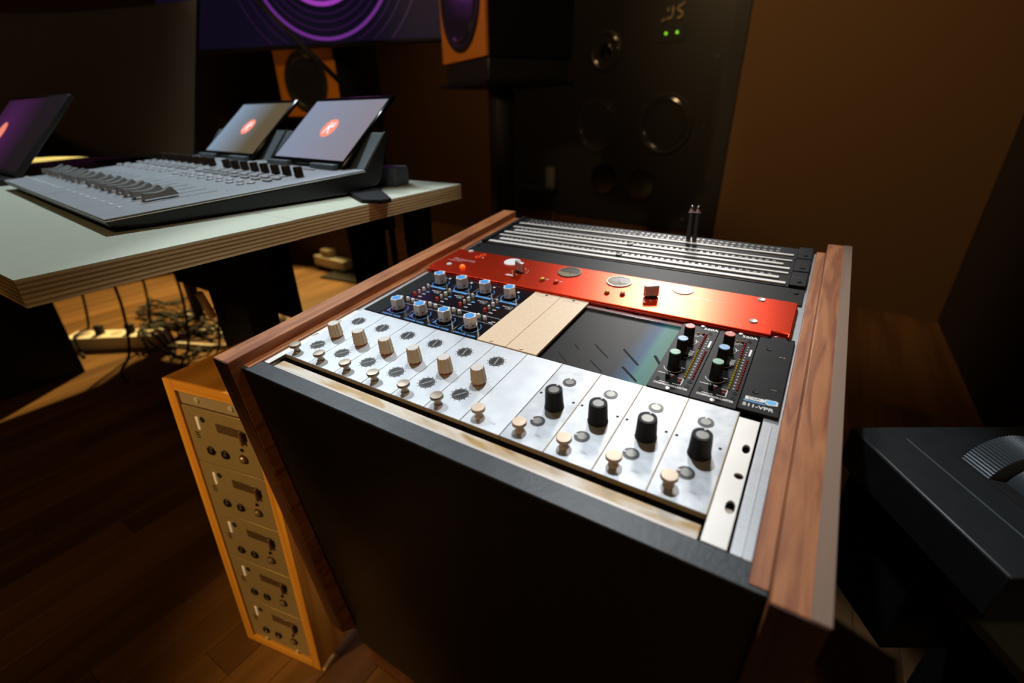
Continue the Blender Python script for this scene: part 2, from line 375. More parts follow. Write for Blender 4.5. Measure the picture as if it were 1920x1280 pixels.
part('leg', slab_leg(-1900, 690, -1900, 690, 62, 50), BLACKM, dk, 2)
part('cross_beam', G().box(-1900, -300, 415, 455, DZ-90, DZ-27), BLACKM, dk, 2)
part('modesty_panel', G().box(-1000, -470, 300, 312, 470, DZ-27), BLACKM, dk, 1)

pd = part('pedestal', G().box(-2400, -1800, -55, 205, 0, 640), BLACKM, None, 3)
tag(pd, 'black pedestal box under the far end of the desk', 'pedestal')

# ------------------------------------------------------------------ fader controllers
FRP = Vector((-276, -36, DZ)); CANG = math.atan2(-110, 994)
SL = 0.058
def zt(y): return 18+SL*y
def surf(g): return g
def ctrl_matrix(off): return Matrix.Translation(FRP*.001) @ Matrix.Rotation(CANG, 4, 'Z') @ T(off, 0, 0)
def build_controller(m, label):
    t = thing('fader_controller', label, 'controller', m, 'fader controllers on the desk')
    W0, W1 = -332, -1
    def prof(pts, x0, x1):
        vs = [(x0, y, z) for y, z in pts]+[(x1, y, z) for y, z in pts]; n = len(pts)
        return G().add(vs, [tuple(range(n)), tuple(range(2*n-1, n-1, -1))]+[(i, i+n, (i+1) % n+n, (i+1) % n) for i in range(n)])
    part('body', prof([(2, 8), (2, 15.5), (372, zt(372)-2.5), (381, zt(381)-1), (427, zt(380)+54), (433, zt(380)+50), (405, 20), (396, 12), (330, 4), (40, 3)], W0, W1), CTRL_B, t, 3)
    part('silver_edge', prof([(-.3, 14.6), (-.3, 15.9), (374, zt(374)-2.1), (374, zt(374)-3.4)], W0-0.5, W1+0.7), TICK, t)
    part('top_panel', prof([(0, 16.8), (0, 18), (374, zt(374)), (374, zt(374)-1.2)], W0, W1), CTRL, t, 0.5)
    part('tablet_rest', prof([(374, zt(374)), (376, zt(374)+1.5), (424, zt(374)+57), (428, zt(374)+55), (382, zt(374)-1)], W0+4, W1-4), CTRL_D, t, 1.5)
    part('rest_rim', prof([(376, zt(374)-1), (378, zt(374)+2.5), (426, zt(374)+59), (431, zt(374)+56), (384, zt(374)-3)], W1-5, W1), CTRL_B, t, 1.5)
    for xx in (-250, -90): part('tablet_clip', G().box(-38, 38, 346, 358, zt(350), zt(350)+9), CTRL_D, t, 1.5, (xx, 0, 0))
    mk = G()
    P = {}
    def place(nm, g, mt, x, y, dz=0.0, bev=0.0, parent=None):
        if nm not in P:
            o = part(nm, g, mt, t, bev, (x, y, zt(y)+dz)); P[nm] = o
        else: o = share(P[nm], t, (x, y, zt(y)+dz))
        o.rotation_euler = (math.atan(SL), 0, 0); return o
    for c in range(8):
        x = -63-38*c
        mk.box(x-12-7, x-12+7, 33, 38, zt(35), zt(35)+0.5); mk.box(x+2, x+6, 36, 38.5, zt(37), zt(37)+0.4)
        place('fader_slot', G().box(-0.8, 0.8, 0, 100, -0.1, 0.25), BLACKM, x, 56)
        # fader cap: long saddle, high at both ends
        yy = [-19, -17, -10, 0, 9, 15, 18.5, 26]; zz = [4, 11, 10, 9, 10.5, 13.5, 14.5, 3]
        vs = []
        for a, h in zip(yy, zz): vs += [(-6.5, a, 3), (6.5, a, 3), (5.6, a*.98, h), (-5.6, a*.98, h)]
        fs = [(0, 1, 2, 3), tuple(len(vs)-4+k for k in (3, 2, 1, 0))]
        for i in range(len(yy)-1):
            for k in range(4): fs.append((i*4+k, i*4+(k+1) % 4, i*4+4+(k+1) % 4, i*4+4+k))
        place('fader', G().add(vs, fs), FADER, x-20, 82 + (0 if c % 3 else 3), 0)
        place('fader_stem', G().box(-1.2, 1.2, -18, -14, 0, 5), BTN_O if False else BRASS_P, x-20, 82, 0)
        for q in range(6): mk.box(x+12.2, x+14.8, 88+q*15, 90+q*15, zt(89+q*15), zt(89+q*15)+0.4)
        for y in (198, 212): place('small_button', G().lathe([(6, 0), (6.2, 1.6), (4.8, 2.6)], 12), BTN_G, x-18+(6 if y == 212 else 0), y)
        for y in (234, 250): place('wide_button', G().box(-9.5, 9.5, -4.5, 4.5, 0, 3.2), BTN_G, x-4, y, 0, 1.2)
        place('round_button', G().lathe([(5.5, 0), (5.5, 1.4), (4.6, 2.2)], 12), BTN_G, x-18, 268)
        place('encoder_knob', G().lathe([(7.2, 1), (7.0, 15.2), (6.3, 16)], 24, 0, 0, 0.02, 12), KNOBB, x+10, 282)
        mk.box(x-18.3, x-18, 60, 180, zt(120)-3.3, zt(120)-3.2)
    for i, x in enumerate((-150, -134, -118, -103)): place('round_button', None, None, x, 336)
    p = part('printed_marks', mk, TICK, t, 0, smooth=0); p['kind'] = 'stuff'
    for x in (-300, -34): part('foot', G().box(-14, 14, 40, 60, 0, 5), BLACK, t, 1, (x, 0, 0)); part('foot', G().box(-14, 14, 330, 390, 0, 10), BLACK, t, 1, (x, 0, 0))
    return t
c1 = build_controller(ctrl_matrix(0), 'grey eight-fader controller carrying a tablet, beside the wooden rack')
c2 = copy_thing(c1, ctrl_matrix(-334), 'grey eight-fader controller carrying a tablet, beside the low tilted screen')
sk = part('stand_foot', G().prism([(-300, 330), (-170, 262), (-138, 272), (-134, 292), (-220, 352), (-300, 385)], DZ, DZ+7), BLACKM, None, 2)
tag(sk, 'flat black stand foot reaching the desk edge under the controller', 'stand')
sb = part('slate_case', G().prism([(-330, 392), (-250, 420), (-262, 470), (-345, 440)], DZ, DZ+34), SLATE, None, 3)
tag(sb, 'dark slate-blue box on the pale desk behind the tablet controller', 'box')

def build_tablet(m, label, warm):
    t = thing('tablet', label, 'tablet', m, 'tablets on the controllers')
    part('body', G().box(0, 252, 0, 173, -7, 0), GLASS_B, t, 3)
    scr = bpy.data.materials.new('tablet_screen'); scr.use_nodes = True; nt = scr.node_tree; b = nt.nodes['Principled BSDF']
    b.inputs['Base Color'].default_value = (0.02, 0.02, 0.02, 1); b.inputs['Roughness'].default_value = 0.15
    tc = nt.nodes.new('ShaderNodeTexCoord'); sx = nt.nodes.new('ShaderNodeSeparateXYZ'); rp = nt.nodes.new('ShaderNodeValToRGB')
    nt.links.new(tc.outputs['Generated'], sx.inputs[0]); nt.links.new(sx.outputs[0], rp.inputs[0])
    e = rp.color_ramp.elements
    if warm: e[0].color = (0.24, 0.33, 0.45, 1); e[1].color = (0.115, 0.085, 0.045, 1); e[1].position = 0.75
    else: e[0].color = (0.25, 0.29, 0.40, 1); e[1].color = (0.26, 0.235, 0.28, 1)
    nt.links.new(rp.outputs[0], b.inputs['Emission Color']); b.inputs['Emission Strength'].default_value = 0.95
    s = part('screen', G().box(8, 244, 11, 162, 0.0, 0.25), scr, t, smooth=0)
    g = G().cyl(126, 88, .25, .45, 23, 40); part('logo_disc', g, mat('logo_coral', (0.3, 0.05, 0.03), 0.5, emit=(0.95, 0.26, 0.17), estr=0.95), s)
    k = G()
    for a, b2 in (((115, 74), (124, 103)), ((119, 86), (138, 102)), ((124, 91), (132, 74)), ((131, 90), (139, 94))):
        d = Vector((b2[0]-a[0], b2[1]-a[1])).normalized()*1.7; p = Vector((-d.y, d.x))
        k.prism([(a[0]+p.x, a[1]+p.y), (a[0]-p.x, a[1]-p.y), (b2[0]-p.x, b2[1]-p.y), (b2[0]+p.x, b2[1]+p.y)], .45, .6)
    part('logo_letter', k, mat('logo_white', (0.4, 0.4, 0.4), 0.5, emit=(1, 0.9, 0.95), estr=0.95), s, smooth=0)
    return t
def tab_matrix(off): return ctrl_matrix(off) @ T(-290, 355, 45.5) @ Matrix.Rotation(R(40.4), 4, 'X')
tb1 = build_tablet(tab_matrix(0), 'lit tablet with grey-lilac screen and coral round logo, beside the wooden rack', False)
tb2 = build_tablet(tab_matrix(-334), 'lit tablet with blue-to-brown screen and coral round logo, beside the low tilted screen', True)

# laptop
lp = thing('tilted_screen', 'low wide screen tilted back on the desk, dim purple with a coral disc', 'screen', T(-1000, 71, DZ) @ Matrix.Rotation(R(-3), 4, 'Z'))
part('base', G().box(-440, -20, -30, 40, 0, 14), mat('base_grey', (0.03, 0.03, 0.033), 0.4, 0.5), lp, 3)
ld = part('case', G().box(-470, 0, 0, 211, -8, 3), mat('case_dark', (0.02, 0.02, 0.022), 0.4), lp, 2, (0, 0, 17)); ld.rotation_euler = (R(47.5), 0, 0)
PUR = bpy.data.materials.new('purple_glow_screen'); PUR.use_nodes = True
nt = PUR.node_tree; b = nt.nodes['Principled BSDF']; b.inputs['Base Color'].default_value = (0.01, 0.01, 0.012, 1); b.inputs['Roughness'].default_value = 0.25
tc = nt.nodes.new('ShaderNodeTexCoord'); gr = nt.nodes.new('ShaderNodeTexGradient'); gr.gradient_type = 'SPHERICAL'; mp = nt.nodes.new('ShaderNodeMapping'); mp.vector_type = 'TEXTURE'
mp.inputs['Location'].default_value = (-0.345, 0.105, 0); mp.inputs['Scale'].default_value = (0.24, 0.24, 1)
rp = nt.nodes.new('ShaderNodeValToRGB'); e = rp.color_ramp.elements; e[0].color = (0.014, 0.009, 0.012, 1); e[1].color = (0.085, 0.018, 0.10, 1)
nt.links.new(tc.outputs['Object'], mp.inputs[0]); nt.links.new(mp.outputs[0], gr.inputs[0]); nt.links.new(gr.outputs[0], rp.inputs[0]); nt.links.new(rp.outputs[0], b.inputs['Emission Color']); b.inputs['Emission Strength'].default_value = 0.8
ls = part('screen', G().box(-464, -5, 8, 205, 3, 3.3), PUR, ld, smooth=0)
part('logo_disc', G().cyl(-345, 105, 3.3, 3.5, 30, 40), MATS['logo_coral'], ls)

# curved monitor
TOP = [(-1000, 546), (-1115, 524), (-1228, 496), (-1345, 463), (-1465, 420), (-1560, 365), (-1640, 300)]
def mon(off0, off1, inset, zt_, zb_):
    g = G(); vs = []
    for (a, b2) in TOP:
        for dy in (off0, off1):
            vs += [(a, b2+dy-(1141-zt_)*.318, zt_), (a, b2+dy-(1141-zb_)*.318, zb_)]
    fs = []
    n = len(TOP)
    for i in range(n-1):
        o = i*4; q = o+4
        fs += [(o, q, q+1, o+1), (o+2, o+3, q+3, q+2), (o, o+2, q+2, q), (o+1, q+1, q+3, o+3)]
    fs += [(0, 1, 3, 2), ((n-1)*4, (n-1)*4+2, (n-1)*4+3, (n-1)*4+1)]
    return g.add(vs, fs)
mn = thing('curved_monitor', 'large curved black monitor switched off, behind the low tilted screen', 'monitor', T(0, 0, 0))
part('back_shell', mon(1.5, 9, 0, 1141, 778), BLACK, mn)
part('rear_hump', G().box(-1420, -1290, 460, 530, 890, 1030), BLACKM, mn, 12)
part('bezel', mon(0.4, 1.6, 0, 1142.5, 776), mat('bezel_grey', (0.10, 0.10, 0.10), 0.4, 0.3), mn)
SCR = mat('screen_reflection_tint', (0.10, 0.070, 0.045), 0.4, spec=0.3)  # brown of the reflected room is put into the screen colour
part('screen', mon(-0.6, 0.3, 0, 1139, 786), SCR, mn)
part('stand_column', G().box(-1385, -1325, 440, 480, DZ+8, 950), BLACKM, mn, 3)
part('stand_base', G().box(-1480, -1230, 370, 560, DZ, DZ+8), BLACKM, mn, 2)

# wall display with purple rings
TVA = math.atan2(305, 952)
TV = Matrix.Translation((-1.644, 1.189, 1.140)) @ Matrix.Rotation(TVA, 4, 'Z')
tv = thing('wide_display', 'big dark display showing glowing purple rings, between the orange speakers', 'display', TV)
part('case', G().box(-560, 872, 2, 45, -14, 800), BLACKM, tv, 3)
scr = part('screen', G().box(-550, 862, 0, 2.2, -2, 790), mat('tv_screen', (0.003, 0.003, 0.006), 0.5, spec=0.2, emit=(0.0055, 0.0035, 0.013), estr=0.8), tv, smooth=0)
RINGM = [mat('ring_bright', (0.02, 0.0, 0.03), 0.4, emit=(0.42, 0.06, 0.55), estr=0.75), mat('ring_violet', (0.02, 0.0, 0.03), 0.4, emit=(0.17, 0.032, 0.28), estr=0.8), mat('ring_faint', (0.01, 0.0, 0.02), 0.4, emit=(0.030, 0.008, 0.05), estr=0.9)]
RINGM.append(mat('ring_core', (0.02, 0.0, 0.03), 0.4, emit=(0.50, 0.10, 0.75), estr=2.6))
for r0, r1, k in ((98, 150, 3), (156, 190, 1), (197, 213, 0), (236, 240, 2), (262, 266, 2), (290, 294, 2), (317, 329, 1), (352, 355, 2), (384, 387, 2), (430, 433, 2)):
    lim = math.degrees(math.asin(min(1, 333/r1))); aa = (-lim, 180+lim) if r1 > 333 else (0, 360)
    part('glow_ring', G().ring(0, 0, 0, .4, r0, r1, 96, *aa).xf(Matrix.Rotation(R(90), 4, 'X')), RINGM[k], scr, 0, (266, -0.2, 335), smooth=0)
part('logo_disc', G().cyl(0, 0, 0, .5, 94, 48).xf(Matrix.Rotation(R(90), 4, 'X')), MATS['logo_coral'], scr, 0, (266, -0.2, 335))
part('drop_post', G().box(230, 310, 45, 90, 300, 1640), BLACKM, tv, 4)
part('ceiling_plate', G().box(150, 390, 0, 140, 1640, 1659), BLACKM, tv, 2)

# orange loudspeakers
def orange_speaker(m, label, wd, ht, dp, dz, dr):
    t = thing('studio_speaker', label, 'loudspeaker', m, 'orange studio speakers')
    part('cabinet', G().box(0, wd, 12, dp, 0, ht), BLACKM, t, 4)
    bf = part('baffle', G().box(0, wd, 0, 12, 0, ht), ORANGE, t, 2)
    driver(t, wd/2, -0.5, dz, dr, 'woofer', 0.4)
    tw = part('tweeter', G().lathe([(48, 0), (46, 3), (30, 1), (18, -3)], 32).xf(MX), RUBBER, t, 0, (wd/2, -0.5, ht-85))
    part('dome', G().lathe([(17, 0), (13, 8), (6, 11.5), (.3, 12.5)], 24).xf(MX), GLASS_B, tw)
    return t
A2 = R(-28.9)
M2 = Matrix.Translation((-0.852, 1.323, 1.035)) @ Matrix.Rotation(A2, 4, 'Z')
orange_speaker(M2, 'orange-fronted speaker on the black column stand', 358, 560, 330, 178, 155)
st = thing('speaker_stand', 'black column stand with pad under the orange-fronted speaker', 'stand', Matrix.Translation((-0.852, 1.323, 0)) @ Matrix.Rotation(A2, 4, 'Z'))
part('isolation_pad', G().box(6, 352, 10, 320, 968, 1034), RUBBER, st, 4)
part('top_plate', G().box(-20, 370, -10, 330, 956, 967), BLACKM, st, 2)
part('column', G().cyl(243, 120, 12, 956, 53, 40), mat('column_satin', (0.016, 0.015, 0.014), 0.3), st)
part('base_plate', G().box(60, 420, -40, 300, 0, 12), BLACKM, st, 3)
M1 = Matrix.Translation((-1.985, 1.405, 0.868)) @ Matrix.Rotation(R(8), 4, 'Z')
orange_speaker(M1, 'orange-fronted speaker partly hidden by the ringed display', 372, 560, 330, 150, 135)
s1 = thing('speaker_stand', 'black stand under the speaker beside the ringed display', 'stand', Matrix.Translation((-1.985, 1.405, 0)) @ Matrix.Rotation(R(8), 4, 'Z'))
part('top_plate', G().box(0, 372, 0, 330, 856, 867), BLACKM, s1, 2); part('column', G().cyl(186, 165, 12, 856, 45, 32), BLACKM, s1); part('base_plate', G().box(20, 350, 0, 330, 0, 12), BLACKM, s1, 3)
# boom arm in front of the display
bm_ = thing('boom_arm', 'thin black boom arm slanting up across the purple display', 'boom arm', T(-560, 640, 0))
p0 = Vector((-983, 700, 1160)); p1 = Vector((-647, 700, 919)); d = (p1-p0)
part('arm', G().tube([p0-d*.35-Vector((-560, 640, 0)), p1+d*.22-Vector((-560, 640, 0))], 6.5, 10), BLACKM, bm_)
pe = p1+d*.22-Vector((-560, 640, 0))
part('upright', G().cyl(pe.x, pe.y, 14, pe.z+20, 9, 14), BLACKM, bm_); part('clutch', G().cyl(pe.x, pe.y, pe.z-20, pe.z+22, 15, 16), BLACK, bm_, 2); part('foot', G().cyl(pe.x, pe.y, 0, 14, 120, 32), BLACKM, bm_, 3)

# ------------------------------------------------------------------ cables and power strips under the desk
ps = thing('power_strip', 'white power strip lying among tangled cables under the desk', 'power strip', T(-2060, 262, 0) @ Matrix.Rotation(R(36), 4, 'Z'))
part('body', G().box(-30, 350, -12, 74, 0, 58), CABLE_W, ps, 6)
for i in range(5):
    so = part('socket', G().cyl(0, 0, 58, 59, 22, 20), mat('socket_face', (0.5, 0.44, 0.38), 0.5), ps, 0, (35+62*i, 31, 0)); 
    if i in (1, 3): part('plug', G().box(-14, 14, -12, 12, 59, 98), CABLE_B, so, 4)
pw = thing('power_strip', 'short white power block on the floor far behind the desk', 'power strip', T(-2180, 1540, 0) @ Matrix.Rotation(R(-3), 4, 'Z'))
part('body', G().box(0, 290, 0, 70, 20, 80), CABLE_W, pw, 5); part('adapter', G().box(60, 150, 10, 70, 80, 125), mat('adapter_cream', (0.5, 0.42, 0.3), 0.5), pw, 10); part('foot', G().box(10, 280, 5, 65, 0, 20), CABLE_B, pw)
def smoothp(pts, n=8):
    out = []; P = [Vector(p) for p in pts]
    for i in range(len(P)-1):
        a = P[max(i-1, 0)]; b2 = P[i]; c = P[i+1]; d2 = P[min(i+2, len(P)-1)]
        for k in range(n):
            t = k/n; out.append(.5*((2*b2)+(c-a)*t+(2*a-5*b2+4*c-d2)*t*t+(3*b2-a-3*c+d2)*t**3))
    return out+[P[-1]]
def cable(name, pts, r, m, label, group=None):
    P = smoothp(pts); c_, s_ = math.cos(R(36)), math.sin(R(36))
    for p in P:                                   # cables lie over the power strip, never through it
        dx, dy = p.x+2060, p.y-262; lx, ly = dx*c_+dy*s_, -dx*s_+dy*c_
        if -55 < lx < 375 and -35 < ly < 98: p.z = max(p.z, 62+r)
        p.z = max(p.z, r+.5)
    return tag(part(name, G().tube(P, r, 8), m), label, 'cable', group)
cable('white_cable', [(-1800, 455, 20), (-1700, 520, 10), (-1580, 570, 9), (-1450, 640, 9), (-1350, 720, 9)], 9, CABLE_W, 'thick white cable running from the power strip towards the wooden rack')
cable('white_cable', [(-2080, 640, 10), (-2020, 700, 10), (-1900, 690, 10), (-1860, 640, 12), (-1800, 640, 10), (-1720, 760, 10), (-1640, 880, 10), (-1520, 900, 10)], 8, CABLE_W, 'white cable looping behind the power strip')
cable('white_cable', [(-1840, 560, 14), (-1760, 640, 14), (-1680, 720, 10), (-1640, 700, 10), (-1690, 640, 10)], 7, CABLE_W, 'short white cable hooked over the black cables')
random.seed(11)
for i in range(10):
    cx = random.uniform(-2200, -1600); cy = random.uniform(480, 800); pts = []
    a = random.uniform(0, 6)
    for k in range(9):
        pts.append((cx+random.uniform(-60, 60)+math.cos(a)*random.uniform(60, 240), cy+math.sin(a)*random.uniform(30, 150), random.uniform(6, 45))); a += random.uniform(.5, 1.2)
    cable('black_cable', pts, random.uniform(3.5, 6.5), CABLE_B, 'black cable tangled on the floor around the white power strip', 'tangled black cables')
for i, (x0, y0) in enumerate(((-1700, 330), (-1560, 480), (-1900, 490), (-2080, 330), (-1480, 560))):
    cable('black_cable', [(x0+60, y0+40, DZ-30), (x0+40, y0+20, 500), (x0+10, y0+30, 250), (x0, y0, 60), (x0+40, y0-60, 8), (x0+140, y0-80, 7)], 5, CABLE_B, 'black cable hanging from the desk down to the floor', 'hanging black cables')
ad_ = part('white_plug', G().box(-6, 6, -6, 6, -26, 26), CABLE_W, None, 4); ad_.matrix_world = Matrix.Translation((-0.418, 0.103, 0.585)) @ Matrix.Rotation(R(12), 4, 'X')
tag(ad_, 'small white plug fixed on the black desk leg', 'plug')

# ------------------------------------------------------------------ pine cabinet with five modules
CB = Matrix.Translation((-0.284, -0.060, 0)) @ Matrix.Rotation(math.atan2(34, 168), 4, 'Z') @ Matrix.Rotation(R(-2.5), 4, 'X')
pc = thing('module_cabinet', 'narrow honey-coloured wooden cabinet of stacked modules left of the rack', 'cabinet', CB)
CW, CH, CD = 171, 549, 200
part('side_panel', G().box(0, 18.5, 0, CD, 0, CH), PINE, pc, .8); part('side_panel', G().box(CW-18.5, CW, 0, CD, 0, CH), PINE, pc, .8)
part('bottom_panel', G().box(18.5, CW-18.5, 0, CD, 0, 16), wood('honey_pine_x', (0.62, 0.27, 0.035), (0.82, 0.42, 0.07), 0, 60, 0.5, 3, stretch=0.03), pc, .8)
part('top_panel', G().box(18.5, CW-18.5, 0, CD, CH-16, CH), MATS['honey_pine_x'], pc, .8)
part('top_veneer', G().box(1, CW-1, 3, CD, CH, CH+.6), PINE_TOP, pc)
part('back_panel', G().box(18.5, CW-18.5, CD-10, CD, 16, CH-16), PINE_TOP, pc)
part('foot', G().box(CW-30, CW+6, 2, 30, -1, 4), PALEWOOD, pc, 1)
stp = part('filler_strip', G().box(19.2, CW-19.2, 4, 7, 511, 532), TAUPE, pc, .4)
for xx in (54, 118): part('screw', G().lathe([(4.5, 0), (4.2, 1.6), (2, 2.2)], 16).xf(MX), SCREWM, stp, 0, (xx, 4, 522))
for xx in (50, 120): part('screw', G().lathe([(4.0, 0), (3.8, 1.4), (2, 2.0)], 16).xf(MX), SCREWM, pc, 0, (xx, 2.6, 21))
MH = 97.6
def cab_module(m):
    t = thing('channel_module', 'bronze module with meter window and two black knobs in the honey wooden cabinet', 'audio module', m, 'modules in the wooden cabinet')
    part('faceplate', G().box(0, 132.4, 2.6, 5.5, .5, MH-.5), BRONZE, t, .3)
    part('chassis', G().box(6, 126, 5.5, 180, 6, MH-6), BLACKM, t)
    part('label_slot', G().box(23, 28, 1.2, 2.8, 60, 82), mat('ivory', (0.85, 0.80, 0.70), 0.5, emit=(0.9, 0.8, 0.6), estr=0.12), t, .8)
    part('socket_hole', G().cyl(0, 0, 0, .8, 4.6, 16).xf(MX), VOID, t, 0, (36, 2.8, 79))
    wn = part('meter_window', G().box(61, 109, 1.6, 2.8, 64, 79), WINDOWG, t, .4)
    part('slide_lever', G().box(108, 111.5, -3, 2.8, 56, 78), mat('lever_brown', (0.14, 0.085, 0.05), 0.4), t, .8)
    part('lever_end', G().box(111.5, 116, 1, 2.8, 62, 76), BLACK, t, .8)
    for xx in (36, 64):
        k = part('knob', G().lathe([(7.6, 0), (7.2, 1.6), (6, 2.6), (1, 2.8)], 24).xf(MX), BLACK, t, 0, (xx, 2.6, 26))
        part('pointer', G().lathe([(2.6, 2.7), (2.2, 4.0), (.2, 4.6)], 10).xf(MX), STEEL, k, 0, (2, 0, 1))
        g = G()
        for q in range(7):
            a = R(-40+q*43); g.box(11.5*math.cos(a)-.5, 11.5*math.cos(a)+.5, -.1, .1, 11.5*math.sin(a)-.5, 11.5*math.sin(a)+.5)
        part('printed_marks', g, BLACKM, k, 0, (0, 0, 0))
    part('toggle', G().cyl(0, 0, 0, 1.5, 2.6, 12).xf(MX), BLACK, t, 0, (101, 2.6, 44))
    bt = part('round_button', G().lathe([(7.6, 0), (7.2, 2), (5.6, 2.2)], 24).xf(MX), mat('dark_bronze', (0.10, 0.06, 0.03), 0.4, 0.5), t, 0, (100, 2.6, 28))
    part('button_cap', G().lathe([(5.4, 0), (5.2, 4), (3, 5.6), (.3, 6)], 20).xf(MX), BRASS, bt)
    g = G()
    for q in range(3): g.box(13, 21, 2.4, 2.62, 44+q*4.2, 46+q*4.2)
    part('printed_marks', g, BLACKM, t)
    return t
cm = cab_module(CB @ T(19.3, 0, 18.5+MH*4+3))
cm['label'] = 'bronze channel module, topmost in the honey-coloured wooden cabinet'
for i, w_ in enumerate(('lowest in', 'second from the bottom of', 'middle one of five in', 'second from the top of')): copy_thing(cm, CB @ T(19.3, 0, 18.5+MH*i+3-1.0), 'bronze channel module, %s the honey-coloured wooden cabinet' % w_)
wbk = part('wood_block', G().box(-40, 0, -45, 0, 10, 34), PALEWOOD, None, 1.5); wbk.matrix_world = Matrix.Translation((-0.168, 0.045, 0)) @ Matrix.Rotation(R(20), 4, 'Z')
tag(wbk, 'small pale wooden block on the floor between cabinet and rack', 'block')

# ------------------------------------------------------------------ rack cabinet
rc = thing('rack_cabinet', 'walnut-sided black equipment rack holding audio modules', 'rack', RACK)
V0, V1 = -51, 528
for nm, a, b2, fl_ in (('side_panel', -74, -46.7, -1), ('side_panel', 464, 491.8, 1)):
    g = G()
    pts = [(V0, 12), (V1, 12), (V1, -694), (V0+52, -640), (V0+50, -560), (V0-9, -495)]
    n = len(pts); g.add([(a, y, z) for y, z in pts]+[(b2, y, z) for y, z in pts], [tuple(range(n)), tuple(range(2*n-1, n-1, -1))]+[(i, i+n, (i+1) % n+n, (i+1) % n) for i in range(n)])
    part(nm, g, WALNUT, rc, 1.0)
for a, b2 in ((-73.6, -47.1), (464.4, 491.4)):
    part('front_shade', G().add([(a, V0-.6, 11.4), (b2, V0-.6, 11.4), (b2, V0-9.6, -495), (a, V0-9.6, -495), (a, V0+2, 11.4), (b2, V0+2, 11.4), (b2, V0-7, -495), (a, V0-7, -495)], [(0, 1, 2, 3), (4, 5, 6, 7), (0, 1, 5, 4), (1, 2, 6, 5), (2, 3, 7, 6), (3, 0, 4, 7)]), WALNUT_FSHADE, rc, label='dark front edge with shade put into the walnut colour')  # unlit fronts of the side panels, their shade painted as darker walnut
part('shade_strip', G().box(482.5, 492.2, V0+.2, V1, 11.2, 12.4), WALNUT_SHADE, rc, .3, label='duller brown outer strip with shade put into its colour')  # part of the top the main light misses, shade painted as duller wood
part('inner_ledge', G().box(-46.7, -36, V0+14, V1-6, -40, 1), WALNUT, rc, .6); part('inner_ledge', G().box(453.4, 464, V0+14, V1-6, -40, 1), WALNUT, rc, .6)
part('front_panel', G().box(-46.7, 464, -40, -22, -560, -3), BLACKWOOD, rc, .8)
part('front_edge', G().box(-46.7, 464, -40.5, -21.5, -3, 0.2), BLACKEDGE, rc, .8)
part('plinth', G().box(-46, 463, -36, -20, -638, -560.5), WALNUT_D, rc, 1)
part('back_panel', G().box(-46.7, 464, V1-18, V1-2, -560, -8), BLACKWOOD, rc)
part('floor_panel', G().box(-46.7, 464, -22, V1-18, -560, -545), BLACKWOOD, rc)
part('rail', G().box(-36, -27, -20.5, V1-8, -36, -1.6), ALU, rc, .5); part('rail', G().box(440.5, 453.4, -20.5, V1-8, -36, -1.6), ALU, rc, .5)
part('rail_lip', G().box(446.5, 447.5, -20.5, 112, -1.6, -0.9), ALU, rc)
part('caster', G().cyl(0, 0, 0, 1, 1, 6), BLACK, rc) if False else None
for sx in (-30, 445):
    for sy in (30, 470):
        pass
# ------------------------------------------------------------------ aluminium channel modules in a sub-frame
ch = thing('subrack', 'metal sub-frame with oiled front bar holding the aluminium channel modules', 'subrack', RACK)
part('front_bar', G().box(-19, 421.5, -19.8, -7.5, -14, -2.4), OCHRE, ch, .6)
part('bar_edge', G().box(-19, 421.5, -20.3, -17.2, -14, -2.2), mat('bar_lip', (0.56, 0.50, 0.45), 0.45, 0.2), ch, .3)
part('tray', G().box(-27, 424, -7.5, 118, -60, -42), VOID, ch)
part('tray_front', G().box(-27, 424, -7.5, -5, -42, -9), VOID, ch)
part('tray_side', G().box(422.8, 424, -7, 118, -42, -4), VOID, ch); part('tray_side', G().box(-27.5, -26.6, -7, 118, -42, -4), VOID, ch)
# right bracket with real slots: plate from strips around holes
def plate_with_holes(x0, x1, y0, y1, z0, z1, holes):
    """plate whose holes are round-ended slots (cx, cy, half length x, half width y)"""
    bm = bmesh.new(); 
    g = G(); ys = sorted(set([y0, y1]+[c[1]-c[3] for c in holes]+[c[1]+c[3] for c in holes]))
    for a, b2 in zip(ys[:-1], ys[1:]):
        mid = (a+b2)/2; h = [c for c in holes if abs(c[1]-mid) < c[3]]
        if not h: g.box(x0, x1, a, b2, z0, z1)
        else:
            cx, cy, hx, hy = h[0]; n = 14; l = []; r = []
            for i in range(n+1):
                t = -math.pi/2+math.pi*i/n; r.append((cx+hx-hy+hy*math.cos(t) if hx > hy else cx+hx*math.cos(t), cy+hy*math.sin(t)))
            l = [(2*cx-p[0], p[1]) for p in r]
            for P_, xe in ((r, x1), (l, x0)):
                for p, q in zip(P_[:-1], P_[1:]): g.prism([p, q, (xe, q[1]), (xe, p[1])], z0, z1)
    bm.free(); return g
br = part('right_bracket', plate_with_holes(423.4, 438.8, -20, 112, -3.2, -1, [(434.3, 75.5, 2.8, 5.2), (434.4, 45, 3.2, 3.0), (434.4, 14.5, 3.1, 6)]), ZINC, ch, label='pale zinc bracket with three holes')
part('bracket_backing', G().box(424, 439, -18, 110, -16, -12), VOID, ch)
part('cage_nut', G().box(431.5, 437, 11, 16, -9, -4), BRASS, ch, 1); part('nut_rim', G().box(431.2, 437.2, 9, 11, -8, -3.4), STEEL, ch, .5)
part('bracket_flange', G().box(423.4, 425.2, -20, 112, -20, -1.1), ZINC, ch, .4)
lb = part('left_bracket', plate_with_holes(-36, -27, -20, 112, -3.2, -1, [(-31, 45, 2.6, 4), (-31, 80, 2.6, 4)]), ZINC, ch)
UW = 40.8; U0 = -26.2
